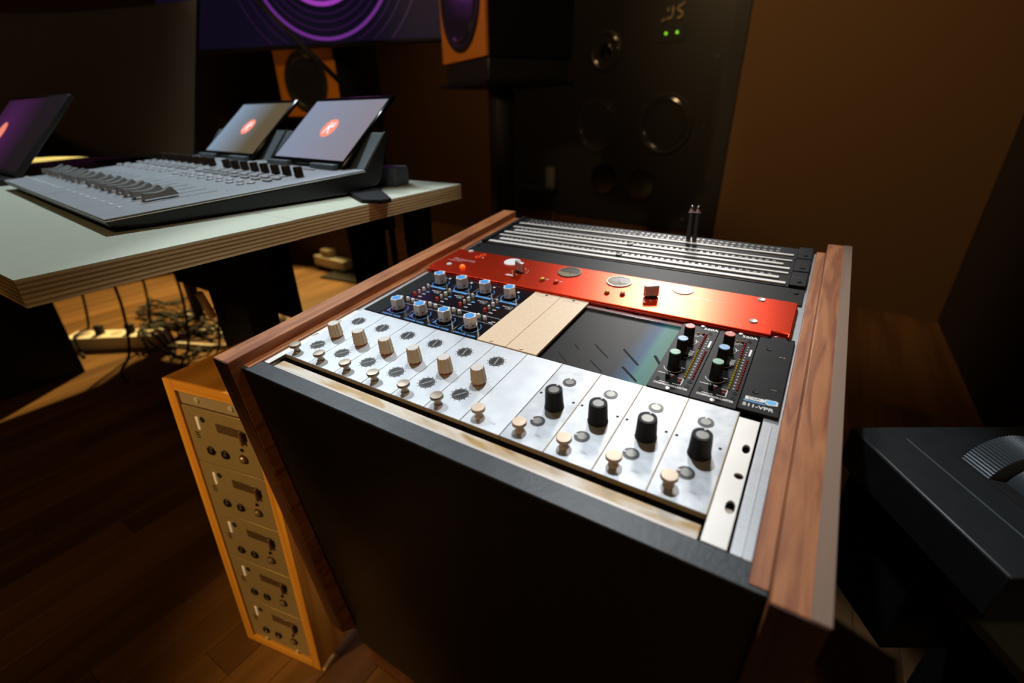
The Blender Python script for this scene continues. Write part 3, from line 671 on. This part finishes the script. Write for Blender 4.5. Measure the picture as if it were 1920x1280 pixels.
def mushroom(parent, x, y, m):
    k = part('thumbscrew', G().lathe([(4.2, 0), (3.4, 1.0), (2.9, 3), (3.2, 5), (5.6, 6.4), (6.2, 7.0), (6.2, 9.2), (5.7, 9.8), (.3, 10.0)], 24), m, parent, 0, (x, y, 0)); return k
def tick_dial(parent, x, y, ang, kind):
    d = part('dial', G().cyl(0, 0, 0, .35, 5.6, 28), mat('dial_black', (0.014, 0.016, 0.016), 0.4), parent, 0, (x, y, 0), rz=ang); q_ = 1.45 if kind == 'ticks' else 1.14; d.scale = (q_, q_, 1)
    g = G()
    if kind == 'ticks':
        for q in range(24):
            a = 2*math.pi*q/24; c, s_ = math.cos(a), math.sin(a)
            g.prism([(4.2*c-.14*s_, 4.2*s_+.14*c), (4.2*c+.14*s_, 4.2*s_-.14*c), (5.5*c+.14*s_, 5.5*s_-.14*c), (5.5*c-.14*s_, 5.5*s_+.14*c)], .35, .5)
        g.box(-4, 4, -.45, .45, .35, .5)
        part('dial_marks', g, mat('dial_grey', (0.30, 0.31, 0.31), 0.5), d)
        h = G()
        for q in range(12):
            a = 2*math.pi*q/12+.13; h.box(6.5*math.cos(a)-.35, 6.5*math.cos(a)+.35, 6.5*math.sin(a)-.35, 6.5*math.sin(a)+.35, 0, .12)
        part('scale_dots', h, BLACKM, d)
    else:
        part('dial_centre', G().cyl(0, 0, .35, .7, 3.5, 20), GREYT, d)
        part('pointer', G().box(-.8, .8, 3.6, 5.6, .35, .8), WHITE, d)
    return d
def chan_base(t, m=ALU_RAW, tan=False):
    f = part('faceplate', G().box(0.25, UW-.25, 0, 117, -3.2, 0), m, t, .35)
    part('edge', G().box(0.3, UW-.3, -.25, 0.1, -4.6, -.8), EDGE_BROWN, t)
    if tan: part('side_edge', G().box(UW-.6, UW+.2, 0, 117, -3.2, .06), EDGE_BROWN, t)
    part('chassis', G().box(2, UW-2, 4, 114, -40, -3.2), VOID, t); return f
lab6 = 'bare aluminium channel module with beige fluted knob and brass thumbscrew'
m6 = thing('channel_module', lab6, 'audio module', rk(U0, 0), 'aluminium modules with beige knobs')
chan_base(m6)
mushroom(m6, 8.6, 10, BRASS)
tick_dial(m6, 19, 91, R(100), 'ticks'); tick_dial(m6, 18.8, 30, R(55), 'ticks')
kn = part('knob', G().lathe([(7.6, 2.4), (7.3, 3), (6.4, 16.6), (5.9, 17.3)], 96, 0, 0, 0.075, 12), BEIGE_K, m6, 0, (23.6, 53.6, 0))
part('collar', G().lathe([(7.0, 0), (7.2, 2.4)], 28), RING_SHADE, kn); part('knob_cap', G().cyl(0, 0, 17.25, 17.6, 5.7, 28), BEIGE_T, kn)  # orange ring at the knob foot, its warm shadow put into the colour
g = G()
for q in range(9):
    a = R(-30+q*30); g.box(10.5*math.cos(a)-.3, 10.5*math.cos(a)+.3, 10.5*math.sin(a)-.3, 10.5*math.sin(a)+.3, 0, .1)
part('scale_dots', g, BLACKM, kn)
random.seed(3)
ORD = ['next to', 'second from', 'third from', 'fourth from', 'fifth from', 'sixth from']
m6['label'] = 'aluminium channel module with beige fluted knob, sixth from the knobless blank module'
for k in range(1, 6): copy_thing(m6, rk(U0+UW*k, 0), 'aluminium channel module with beige fluted knob, %s the knobless blank module' % ORD[5-k])
mb = thing('channel_module', 'blank bare aluminium module with a single thumbscrew and no knob', 'audio module', rk(U0+UW*6, 0))
chan_base(mb, ALU_RAW); mushroom(mb, 11.8, 13, BRASS_P)
m4 = thing('channel_module', 'worn aluminium channel module with tall black knob and tan thumbscrew', 'audio module', rk(U0+UW*7, 0), 'aluminium modules with black knobs')
chan_base(m4, ALU_WORN, True); mushroom(m4, 11.9, 13.6, BRASS_P)
tick_dial(m4, 19.6, 91.5, R(10), 'grey'); tick_dial(m4, 19.7, 30, R(90), 'grey')
kn = part('knob', G().lathe([(8.6, 0), (8.6, 1.2), (8.2, 2), (7.5, 17), (7.4, 18.6), (6.6, 19.0)], 36, 0, 0, 0.02, 18), BLACK, m4, 0, (23.3, 53.5, 0))
part('knob_rim', G().ring(0, 0, 18.6, 19.4, 4.8, 7.3, 32), BLACKP, kn); part('knob_cap', G().cyl(0, 0, 18.8, 19.1, 4.5, 28), GREYT, kn); part('pointer', G().cyl(.6, 5.6, 19.3, 19.9, .8, 10), WHITE, kn)
part('square_mark', G().box(-1.1, 1.1, -1.1, 1.1, 0, .2), BLACKP, m4, 0, (3.3, 66, 0)); part('square_mark', G().box(-1.1, 1.1, -1.1, 1.1, 0, .2), BLACKP, m4, 0, (35.8, 66, 0))
text('VCA', 3.0, mat('faded_ink', (0.35, 0.36, 0.37), 0.5), m4, (28, 14, .05)); text('VCA', 3.0, MATS['faded_ink'], mb, (28, 10, .05))
m4['label'] = 'worn aluminium channel module with tall black knob, fourth from the perforated zinc bracket'
for k in range(8, 11): copy_thing(m4, rk(U0+UW*k, 0), 'worn aluminium channel module with tall black knob, %s the perforated zinc bracket' % ORD[10-k])

# ------------------------------------------------------------------ 500-series style row
CR = 118.6
f5 = thing('module_chassis', 'black module chassis with blue-logo end plate, in the middle of the rack', 'module chassis', RACK)
ep = part('end_plate', G().box(419.4, 450.6, 120.4, 253.6, -3, 1.4), BLACKP, f5, .5)
part('left_ear', G().box(-27, -0.4, CR, 250, -3, 0.2), BLACKP, f5, .4)
part('chassis', G().box(-26, 448, CR+1, 257, -60, -20), VOID, f5)
part('module_rail', G().box(228, 345, 242.4, 247.5, -5, -2.2), ALU, f5, .3); part('rail_shadow_bar', G().box(-26, 448, 247.5, 256, -20, -6), BLACKM, f5)
for i in range(4): part('pink_strip', G().box(222+i*34, 222+i*34+28, 249.2, 251, -6, -2.6), PINK, f5)
for (a, b2) in ((430.4, 225.7), (429.5, 148.6)):
    part('screw', G().lathe([(2.6, 0), (2.2, .6), (1.2, .3)], 16), BLACKM, ep, 0, (a, b2, 1.4))
for (a, b2) in ((443, 216), (442.5, 158.5)):
    part('slot_hole', G().box(-3.8, 3.8, -1.2, 1.2, 1.3, 1.55), VOID, ep, .8, (a, b2, 0)); part('slot_bolt', G().box(-2.8, 2.8, -1.3, -.5, 1.5, 1.8), STEEL, ep, .2, (a, b2, 0))
for (a, b2) in ((-13, 160), (-12, 182), (-12, 225), (-5, 240)): part('screw', G().lathe([(2.2, 0), (1.9, .6), (1, .3)], 14), BLACKM, f5, 0, (a, b2, .2))
# end plate logo
zl = 1.42
part('logo_plate', G().prism([(423.2, 135.6), (437.5, 135.9), (437.5, 140.8), (423.2, 140.2)], zl, zl+.12), WHITE, ep, label='white logo plate'); text('CAPI', 4.3, BLACKM, ep, (430.2, 138.1, zl+.2), sx=1.05)
part('logo_pentagon', G().prism([(437.0, 138), (440.8, 134.0), (448.2, 135.6), (448.2, 141.0), (446.6, 142.2), (438.6, 141.6)], zl, zl+.15), WHITE, ep)
part('logo_blue', G().prism([(438.5, 138.2), (441.3, 135.4), (446.8, 136.6), (447.0, 140.4), (446, 141.2), (439.6, 140.7)], zl+.15, zl+.3), CYAN, ep, label='bright blue logo patch')
part('logo_bar', G().prism([(422.4, 132.9), (439.5, 133.2), (439.5, 134.6), (422.4, 134.5)], zl, zl+.12), BLUE_T, ep)
text('511-VPR', 6.0, WHITE, ep, (434.2, 128.0, zl+.05), sx=1.12, bold=.12)

# blue-capped preamps
def api_outline(r=8.3, tip=9.2, cc=0.55):
    pts = []
    vs = [((tip if k == 0 else r)*math.cos(R(60*k)), (tip if k == 0 else r)*math.sin(R(60*k))) for k in range(6)]
    for k in range(6):
        a, b2 = vs[k], vs[(k+1) % 6]; nx, ny = math.cos(R(60*k+30)), math.sin(R(60*k+30))
        for t in (0.06, 0.25, 0.5, 0.75, 0.94):
            d_ = cc*4*t*(1-t); pts.append((a[0]+(b2[0]-a[0])*t-nx*d_, a[1]+(b2[1]-a[1])*t-ny*d_))
    return pts
PM = bpy.data.materials
def build_preamp(m):
    t = thing('preamp_module', 'black preamp module with two silver blue-topped knobs', 'audio module', m, 'preamps with blue-topped knobs')
    part('faceplate', G().box(.2, 37.9, 0, 131.5, -2.5, 0), PREAMP, t, .3)
    part('chassis', G().box(2, 36, 3, 128, -20, -2.5), VOID, t)
    for (y, ang) in ((19, R(62)), (104, R(62))):
        sk_ = part('knob', G().prism(api_outline(), 1.8, 15.6), ALU_KNOB, t, .35, (16.2, y, 0), rz=ang, smooth=50)
        part('knob_skirt', G().cyl(0, 0, 0, 1.8, 7.6, 28), BLACK, sk_)
        part('knob_top', G().prism(api_outline(8.2, 9.1), 15.6, 15.9), WHITE, sk_)
        part('blue_inlay', G().cyl(0, 0, 15.9, 16.1, 5.7, 32), BLUE, sk_)
        for q in (R(-210), R(-150), R(-90)):
            h = G().cyl(0, 0, 0, .4, 1.0, 12).xf(Matrix.Rotation(R(90), 4, 'Y'))
            part('set_screw', h, VOID, sk_, 0, (6.55*math.cos(q), 6.55*math.sin(q), 5.5), rz=q)
        g = G(); g.ring(16.2, y, 0, .12, 11.6, 12.1, 40, -235, 55)
        for q in range(11):
            a = R(-235+q*29); x_, y_ = 16.2+11.8*math.cos(a), y+11.8*math.sin(a); g.cyl(x_, y_, 0, .2, .75, 8)
        part('printed_scale', g, BLUE_T, t)
    part('red_button', G().lathe([(2.2, 0), (2.1, 4.2), (1.6, 5)], 16), REDB, t, 0, (8.8, 58.6, 0))
    for (a, b2, r) in ((8.8, 67.5, 1.7), (9.2, 76, 2.3), (8.4, 86, 1.8), (9.8, 43.5, 2.4), (20, 42, 2.4)):
        part('white_button', G().lathe([(r, 0), (r*.96, 4.0), (r*.7, 4.8)], 16), WHITE, t, 0, (a, b2, 0))
    part('white_led', G().box(-1.6, 1.6, -1.6, 1.6, 0, .8), WHITE, t, .4, (18.4, 121.5, 0), rz=R(10)); part('blue_led', G().box(-1.2, 1.2, -1.2, 1.2, 0, .6), SKY, t, .3, (12.4, 121, 0))
    part('blue_bar', G().box(9, 34, 89, 92.2, 0, .15), BLUE_T, t); part('blue_mark', G().box(15, 20, 73, 75.4, 0, .15), BLUE_T, t)
    g = G(); g.box(.6, 37.5, 49.6, 50.1, 0, .12); g.box(.6, 37.5, 92.6, 92.9, 0, .12); g.box(.6, 37.5, 34.8, 35.2, 0, .12)
    for (a, b2) in ((14, 66), (14, 58), (20, 80), (6, 112), (30, 40), (28, 37)): g.box(a, a+5.5, b2, b2+1.6, 0, .12)
    g.box(26, 34, 76, 76.5, 0, .12).box(26, 34, 82, 82.5, 0, .12).box(26, 26.4, 76, 82.5, 0, .12).box(34, 34.4, 76, 82.5, 0, .12).box(28, 32, 78.5, 80, 0, .12)
    part('printed_marks', g, mat('grey_print', (0.55, 0.57, 0.6), 0.5), t)
    g = G(); g.box(4, 6.4, 12.4, 14, 0, .12).box(4, 6.4, 9.6, 11.2, 0, .12); part('printed_scale_end', g, BLUE_T, t)
    text('CHANNEL FADER', 3.5, BLUE_T, t, (17.8, 3.2, .05), sx=1.12, bold=.1)
    return t
pr_ = build_preamp(rk(0, CR))
pr_['label'] = 'black preamp with two silver blue-topped knobs, fourth from the beige panels'
for k in range(1, 4): copy_thing(pr_, rk(38.1*k, CR), 'black preamp with two silver blue-topped knobs, %s the beige panels' % ORD[3-k])
def blank_beige(m):
    t = thing('blank_panel', 'plain beige blank module panel with fine dark script', 'blank panel', m, 'beige blank panels')
    part('faceplate', G().box(.25, 37.85, -.5, 131.6, -2.4, .9), BEIGE, t, .3)
    part('screw_hole', G().cyl(19, 127.6, .9, 1.0, 1.9, 16), BLACKM, t); part('screw', G().lathe([(2.1, .9), (1.8, 1.7), (.4, 1.9)], 16, 17.5, 3.2), BRASS_P, t)
    sc = []
    for i in range(42):
        a = i/41*math.pi*9; sc.append((6+i*.55, 123.2+1.6*math.sin(a)*(1-i/60), .95))
    part('script', G().tube(sc, .13, 5), mat('script_ink', (0.30, 0.22, 0.13), 0.6), t)
    part('chassis', G().box(3, 35, 3, 128, -20, -2.4), VOID, t); return t
bb1 = blank_beige(rk(152.4, CR)); bb1['label'] = 'plain beige blank panel with fine script, beside the blue-knobbed preamps'; copy_thing(bb1, rk(190.5, CR), 'plain beige blank panel with fine script, beside the wide dark panel')
# wide dark blank panel with slots: dark anodised metal, teal sheen painted into its colour
IR = bpy.data.materials.new('painted_teal_sheen'); IR.use_nodes = True; nt = IR.node_tree; b = nt.nodes['Principled BSDF']
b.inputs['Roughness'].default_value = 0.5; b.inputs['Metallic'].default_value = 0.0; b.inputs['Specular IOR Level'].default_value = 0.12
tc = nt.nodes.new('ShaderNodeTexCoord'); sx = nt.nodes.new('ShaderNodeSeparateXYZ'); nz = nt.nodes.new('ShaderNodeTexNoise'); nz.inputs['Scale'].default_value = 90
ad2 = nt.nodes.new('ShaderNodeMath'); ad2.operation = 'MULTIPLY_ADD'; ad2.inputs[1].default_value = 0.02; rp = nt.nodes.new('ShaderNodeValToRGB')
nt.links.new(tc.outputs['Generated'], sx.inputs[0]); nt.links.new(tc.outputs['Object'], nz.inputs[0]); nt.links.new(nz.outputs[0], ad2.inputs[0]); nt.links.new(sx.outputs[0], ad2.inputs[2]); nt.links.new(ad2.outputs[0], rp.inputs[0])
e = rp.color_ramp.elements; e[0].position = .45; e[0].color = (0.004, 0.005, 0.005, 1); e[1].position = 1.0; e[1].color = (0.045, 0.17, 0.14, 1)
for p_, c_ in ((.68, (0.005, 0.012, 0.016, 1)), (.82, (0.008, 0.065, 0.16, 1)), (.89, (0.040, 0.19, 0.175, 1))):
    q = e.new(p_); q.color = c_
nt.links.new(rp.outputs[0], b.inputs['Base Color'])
wp = thing('blank_panel', 'wide dark blank panel with painted teal sheen and slanted vent slots', 'blank panel', rk(228.6, CR))
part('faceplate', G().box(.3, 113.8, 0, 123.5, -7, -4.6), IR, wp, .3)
def slot(a, b2, w_, nm='vent_slot'):
    a = Vector(a); b2 = Vector(b2); d = (b2-a).normalized(); p = Vector((-d.y, d.x))*w_; pts = []
    for i in range(7):
        t = math.pi/2+math.pi*i/6; pts.append(a+d*(w_*math.cos(t))+p*math.sin(t))
    for i in range(7):
        t = -math.pi/2+math.pi*i/6; pts.append(b2+d*(w_*math.cos(t))+p*math.sin(t))
    part(nm, G().prism([(q.x, q.y) for q in pts], -4.62, -4.45), VOID, wp)
for a, b2, w_ in (((72.8, 56), (94.7, 35), 1.2), ((83, 25), (102, 8.5), 1.2), ((105, 57.5), (113, 46), 1.4), ((42, 52.7), (63, 34.6), .7), ((22.7, 43.6), (30.5, 36), .6), ((50, 22), (68, 8), .7), ((14, 22), (30, 8), .6)): slot(a, b2, w_)
# compressors
def build_comp(m):
    t = thing('compressor_module', 'black compressor module with coral, blue and mint knob caps and led ladders', 'audio module', m, 'compressors with coloured knob caps')
    part('faceplate', G().box(.2, 37.9, 0, 130.6, -2.5, .4), mat('comp_black', (0.004, 0.004, 0.0045), 0.5, spec=0.12), t, .3)
    part('chassis', G().box(2, 36, 3, 128, -20, -2.5), VOID, t)
    for y, c_, ang in ((92.5, CORAL, 0), (65.5, SKY, R(-50)), (38.5, MINT, R(-60))):
        k = part('knob', G().lathe([(5.8, .4), (5.4, 2), (5.0, 17), (4.7, 17.6)], 28, 0, 0, .015, 14), BLACK, t, 0, (13.8, y, 0), rz=ang)
        part('knob_cap', G().lathe([(4.9, 17.6), (4.9, 18.3), (4.6, 18.6)], 28), c_, k); part('pointer', G().box(-.35, .35, 1.0, 4.6, 18.6, 18.8), WHITE, k)
        part('side_line', G().box(-.3, .3, 4.75, 5.3, 6, 17.6), mat('pointer_grey', (0.5, 0.5, 0.5), 0.5), k)
    yA = [26.5+i*4.25 for i in range(21)]
    for i, y in enumerate(yA): part('led', G().lathe([(1.25, .4), (1.2, 1.2), (.7, 1.8), (.1, 2)], 10), LED_Y if i < 13 else LED_R, t, 0, (27.6, y, 0))
    for i in range(13): part('led', G().lathe([(1.2, .4), (1.15, 1.1), (.7, 1.6), (.1, 1.8)], 10), LED_R, t, 0, (34.3, 28+i*4.2, 0))
    for (a, b2, m_) in ((19.6, 111, LED_Y), (24.6, 112, LED_R), (24.8, 20.5, LED_R), (24.9, 16.8, LED_R), (17, 22, LED_R)): part('led', G().lathe([(1.4, .4), (1.3, 1.2), (.8, 2), (.1, 2.2)], 10), m_, t, 0, (a, b2, 0))
    for (a, b2) in ((6, 15.5), (33.5, 22), (33.2, 13.5), (30.6, 116)): part('trim_pot', G().ring(a, b2, .4, .8, 1.3, 2.3, 16), BLACKP, t)
    part('push_button', G().lathe([(2.0, .4), (1.9, 5), (1.2, 5.4)], 14), BLACK, t, 0, (13.5, 20, 0))
    g = G(); z0, z1 = .4, .55
    for i in range(16): g.box(30.6, 31.9, 27.5+i*5.1, 28.5+i*5.1, z0, z1)
    g.box(33.6, 35.6, 88, 101, z0, z1)
    for (y, a0, a1) in ((92.5, -60, 40), (65.5, -60, 40), (38.5, 190, 350)): g.ring(13.8, y, z0, z1, 8.2, 8.7, 20, a0, a1)
    for y in (28.5, 55.5, 82): g.box(20.5, 24, y+12, y+12.8, z0, z1)
    for i in range(5): g.box(20.5, 24.5, 66+i*2.0, 66.8+i*2.0, z0, z1)
    for (a, b2, c_, d_) in ((17.4, 25.5, 107.6, 108.2), (17, 22, 104.6, 105.2), (3, 18, 25.5, 26.3), (8, 17, 11.5, 12.2), (20, 27, 12.6, 13.2), (22, 27.5, 23.2, 23.7), (27, 27.6, 13, 24), (24, 27, 18.2, 18.7)): g.box(a, b2, c_, d_, z0, z1)
    part('printed_marks', g, WHITE, t)
    text('560A', 6.4, WHITE, t, (29.6, 124.6, .5), sx=1.05, bold=.15); text('COMPRESSOR/LIMITER', 3.6, WHITE, t, (19.3, 8.4, .5), sx=.84, bold=.12)
    for (a, b2) in ((18.6, 3.2), (20.5, 128)): part('screw', G().lathe([(2.3, .4), (2.0, 1.3), (.5, 1.6)], 16), SCREWM, t, 0, (a, b2, 0))
    return t
cmp_ = build_comp(rk(38.1*9, CR)); cmp_['label'] = 'black compressor with coloured knob caps and led ladders, beside the wide dark panel'; copy_thing(cmp_, rk(38.1*10, CR), 'black compressor with coloured knob caps and led ladders, beside the blue-logo end plate')

# ------------------------------------------------------------------ red preamp unit
rd = thing('red_preamp', 'glossy red two-channel preamp with round meters, across the rack', 'preamp', RACK)
RT = 4.0
def rl(u, v, n=RT): return lift(u, v, n)
ra = rl(-45.5, 258.5); rb = rl(446, 347)
x0, y0 = ra; x1, y1 = rb
def notch(cx, cy): return [(cx, cy)]
outline = [(x0+6, y0), (x1-17, y0), (x1-17, y0+9), (x1-3, y0+9), (x1-3, y0+1), (x1, y0+3), (x1, y1-3), (x1-3, y1), (x0+3, y1), (x0, y1-3), (x0, y0+10), (x0+6, y0+10)]
rp_ = part('faceplate', G().prism(outline, -2, RT), RED, rd, 1.3, seg=3)
part('front_lip', G().box(x0+30, x1-20, y0-.7, y0, -1.2, 1.6), REDD, rd, .3)
for (cx, cy) in ((x1-10, y0+5), (x0+1.5, y0+4)):
    part('slot_ear', G().box(cx-7, cx+7, cy-4, cy+4.5, -3, -.5), mat('red_dark', (0.16, 0.012, 0.008), 0.4), rd, 1); part('ear_screw', G().lathe([(3.4, -.5), (3.0, .8), (1, 1.2)], 16), mat('dark_screw', (0.2, 0.04, 0.03), 0.3, .6), rd, 0, (cx-1, cy, 0))
for q in ((-19.5, 342.8), (-18.4, 284.7), (407.9, 338.8), (407.7, 281.3)):
    a, b2 = rl(*q); part('screw', G().lathe([(4.4, RT), (4.0, RT+1.1), (2.2, RT+.6), (.4, RT+.5)], 18), SCREWM, rd, 0, (a, b2, 0))
a, b2 = rl(9.1, 282); part('indicator_lamp', G().lathe([(4.4, RT), (4.2, RT+2.5), (2.6, RT+4.2), (.2, RT+4.8)], 20), LED_O, rd, 0, (a, b2, 0), label='glowing orange lamp')
# small red emblem of two linked rings
a, b2 = rl(7.5, 331); g = G(); g.ring(-1.5, -4.5, RT, RT+.6, 2.6, 4.6, 20); g.ring(2, 5, RT, RT+.6, 2.6, 4.6, 20)
part('emblem', g, mat('emblem_orange', (0.8, 0.07, 0.01), 0.3, emit=(1, .08, 0), estr=.12), rd, 0, (a, b2, 0))
a, b2 = rl(8.5, 326); part('screw', G().cyl(0, 0, RT, RT+.8, 1.6, 12), SCREWM, rd, 0, (a+8, b2-1, 0))
a, b2 = rl(-7, 308); text('Focusrite', 11, mat('silver_pink', (0.62, 0.40, 0.42), 0.4, .3), rd, (a, b2, RT+.05), shear=.25)
g = G()
for i in range(7): g.box(-26+i*4.2, -26+i*4.2+(3.2 if i % 3 else 2.2), -8.2, -6.8, RT, RT+.1)
part('small_print', g, MATS['silver_pink'], rd, 0, (a, b2, 0))
def big_knob(u, v, ang):
    a, b2 = rl(u, v); k = part('selector_knob', G().lathe([(7.4, RT), (7.2, RT+1.2)], 32), BLACK, rd, 0, (a, b2, 0), rz=ang)
    part('blade', G().prism([(-8.4, -2.8), (8.4, -2.8), (9.0, 0), (8.4, 2.8), (-8.4, 2.8), (-9.0, 0)], RT+1, RT+15.0), SATIN, k, 1.4, seg=3)
    g = G()
    for q in range(8):
        t = R(q*40-140); g.cyl(11.5*math.cos(t), 11.5*math.sin(t), RT, RT+.15, .8, 8)
    part('printed_dots', g, WHITE, k); h = G().box(-13, -3, -15.5, -14, RT, RT+.12).box(-14, -1, -18.2, -16.8, RT, RT+.12); o = part('printed_text', h, WHITE, rd, 0, (a, b2, 0))
big_knob(98, 302, R(-25)); big_knob(290, 297, R(25))
for u, v in ((69, 328), (320.3, 330)):
    a, b2 = rl(u, v); d = part('white_dial', G().lathe([(12.8, RT), (12.4, RT+1.0), (.5, RT+1.1)], 36), WHITE_D, rd, 0, (a, b2, 0))
    part('dial_groove', G().ring(0, 0, RT, RT+.12, 17.5, 18.3, 40, 130, 320), REDD, d)
for u, v in ((165.4, 326), (239.3, 322.5)):
    a, b2 = rl(u, v); d = part('meter', G().ring(0, 0, RT, RT+1.3, 14.7, 16.4, 40), mat('meter_rim', (0.22, 0.19, 0.16), 0.35, 0.6), rd, 0, (a, b2, 0)); 
    part('meter_face', G().cyl(0, 0, RT+.62, RT+.7, 14.7, 36), METER, d)
    part('meter_shade', G().prism([(14*math.cos(R(t)), 14*math.sin(R(t))) for t in range(-10, 191, 10)], RT+.7, RT+.8), mat('meter_dark', (0.045, 0.030, 0.016), 0.4, spec=0.3), d)
    part('needle', G().box(-.3, .3, -9, 6, RT+.82, RT+.95), BLACKM, d, rz=R(30))
for u, v, m_ in ((142.4, 288, BTN_Y), (163.2, 288, BTN_O), (237.3, 285, BTN_Y), (256.7, 288, BTN_O)):
    a, b2 = rl(u, v); bt = part('push_button', G().lathe([(3.9, RT), (3.8, RT+.8)], 20), mat('btn_ring', (0.25, 0.02, 0.01), 0.4), rd, 0, (a, b2, 0)); part('button_cap', G().lathe([(2.9, RT+.8), (2.8, RT+3), (2.0, RT+3.6)], 18), m_, bt)
    part('button_text', G().box(3, 7, 4.5, 5.6, RT, RT+.12), WHITE, bt)
a, b2 = rl(200, 290); part('engraved_line', G().box(-.5, .5, -11, 11, RT, RT+.1), mat('red_dark', (0.16, 0.012, 0.008), 0.4), rd, 0, (a, b2, 0), rz=R(-4))
a, b2 = rl(336, 313.8); a2, _ = rl(408, 313.8); part('engraved_line', G().prism([(a, b2-.8), (a2, b2-.1), (a2, b2+.1), (a, b2+.8)], RT, RT+.15), mat('line_bright', (0.85, 0.25, 0.10), 0.3), rd)
part('chassis', G().box(-20, 430, 262, 340, -60, -2), VOID, rd)

# black blank panel and patchbays
bp_ = thing('blank_panel', 'matt black blank rack panel behind the red preamp', 'blank panel', RACK)
part('faceplate', G().box(-31.5, 449.5, 340, 386, -3, 0), mat('blank_black', (0.0055, 0.006, 0.0065), 0.55, spec=0.14, noise=.2, scale=60), bp_, .5)
for a, b2 in ((-24, 372), (441, 372)): part('screw', G().lathe([(3, 0), (2.7, 1), (.4, 1.2)], 14), BLACKP, bp_, 0, (a, b2, 0))
def patchbay(v0, label, rows, bars, segs, rear=False):
    t = thing('patchbay', label, 'patchbay', rk(0, v0))
    part('body', G().box(-29, 431, .5, 46.5, -3, 0), BLACKP, t, .4)
    for a in (-31.5, 431): part('end_block', G().box(a, a+18.5 if a > 0 else a+8, 1, 45.5, -3, 3.2), BLACKP, t, 1)
    part('end_line', G().box(432, 446, 25, 26, 3.2, 3.4), STEEL, t); part('screw', G().lathe([(2.6, 3.2), (2.2, 4.2), (.4, 4.4)], 14), BLACKP, t, 0, (441, 12, 0))
    for (y, w_) in bars: part('label_strip', G().box(-20, 427, y-w_/2, y+w_/2, 0, 1.6), STRIP, t, .3)
    for (y, w_) in segs:
        part('label_strip', G().box(-8, 200, y-w_/2, y+w_/2, 0, 1.8), STRIP, t, .5); part('label_strip', G().box(209, 418, y-w_/2, y+w_/2, 0, 1.8), STRIP, t, .5)
        part('divider', G().box(201, 208, y-4, y+4, 0, 2.4), BLACK, t, .4)
    g = G(); h = G()
    for y in rows:
        for i in range(48):
            xx = -6+i*8.72+(2.2 if i >= 24 else 0); g.ring(xx, y, 0, 1.0, 1.3, 2.1, 10); h.cyl(xx, y, -.1, .15, 1.35, 8)
    o = part('jack_bushings', g, SCREWM, t); o['kind'] = 'stuff'; o = part('jack_holes', h, VOID, t); o['kind'] = 'stuff'
    return t
patchbay(388, 'black patchbay with white label strips right behind the blank panel', (32, ), ((8.8, 6.2), (41.5, 4.2)), ((24, 6.5), ))
patchbay(435.5, 'black patchbay with white label strips between two other patchbays', (31.5, ), ((10.5, 5.5), (40, 3.8)), ((24, 5), ))
patchbay(483, 'black patchbay with two open rows of silver jacks at the rack rear', (24.5, 35), ((14.5, 4.6), ), (), True)
for i, (u, v) in enumerate(((279.5, 512), (288.5, 513.5))):
    t = thing('patch_plug', 'slim dark patch plug standing in the rear patchbay', 'plug', rk(u, v), 'standing patch plugs')
    part('barrel', G().lathe([(3.6, .6), (3.6, 42), (3.9, 42.4), (3.9, 44)], 18), mat('plug_brown', (0.05, 0.042, 0.038), 0.35, .5), t)
    part('tip', G().lathe([(3.2, 44), (3.2, 50), (2.6, 53), (1.2, 54.5), (.2, 54.8)], 18), CHROME, t); part('collar', G().cyl(0, 0, .2, 2.4, 4.0, 16), BRASS, t)

# ------------------------------------------------------------------ black case with ribbed wheel at right
KM = Matrix.Translation((0.525, 0.301, 0.56)) @ Matrix.Rotation(math.atan2(99, 161), 4, 'Z')
kc = thing('black_case', 'black flat-topped equipment case with a ribbed wheel, right of the rack', 'equipment case', KM)
CASE = mat('case_black', (0.013, 0.016, 0.018), 0.42, noise=.15, scale=50)
part('shell', G().box(0, 330, -189, 0, -48, 0), CASE, kc, 2.5)
part('lower_body', G().box(14, 330, -120, -4, -200, -48), BLACKM, kc, 2)
part('groove_line', G().box(44, 45.6, -189, -22, 0, .6), mat('case_line', (0.20, 0.26, 0.31), 0.3, .6), kc)
wm = mat('wheel_rib', (0.075, 0.09, 0.105), 0.38, .3)
RY = Matrix.Rotation(R(90), 4, 'X')
wh = part('wheel', G().lathe([(40, -16), (41.5, -15), (41.5, 15), (40, 16)], 180, 0, 0, .010, 90).xf(RY), wm, kc, 0, (116, -68, -14))
wh2 = part('roller', G().lathe([(33, -15), (34.5, -14), (34.5, 14), (33, 15)], 64).xf(RY), wm, kc, 0, (120, -103, -12))
part('wheel_slot', G().box(74, 160, -122, -48, 0, .4), VOID, kc)
part('lower_tray', G().box(46, 330, -262, -120, -114, -100), mat('tray_blue_grey', (0.07, 0.09, 0.105), 0.45), kc, 2)
part('handle', G().lathe([(2, -16), (12, -12), (15, 0), (12, 12), (2, 16)], 20).xf(Matrix.Rotation(R(90), 4, 'Y')), TAN, kc, 0, (112, -172, -86), label='tan handle')
part('stand_column', G().box(200, 260, -80, -20, -548, -200), BLACKM, kc, 3); part('stand_base', G().box(140, 330, -150, 0, -560, -548), BLACKM, kc, 3)
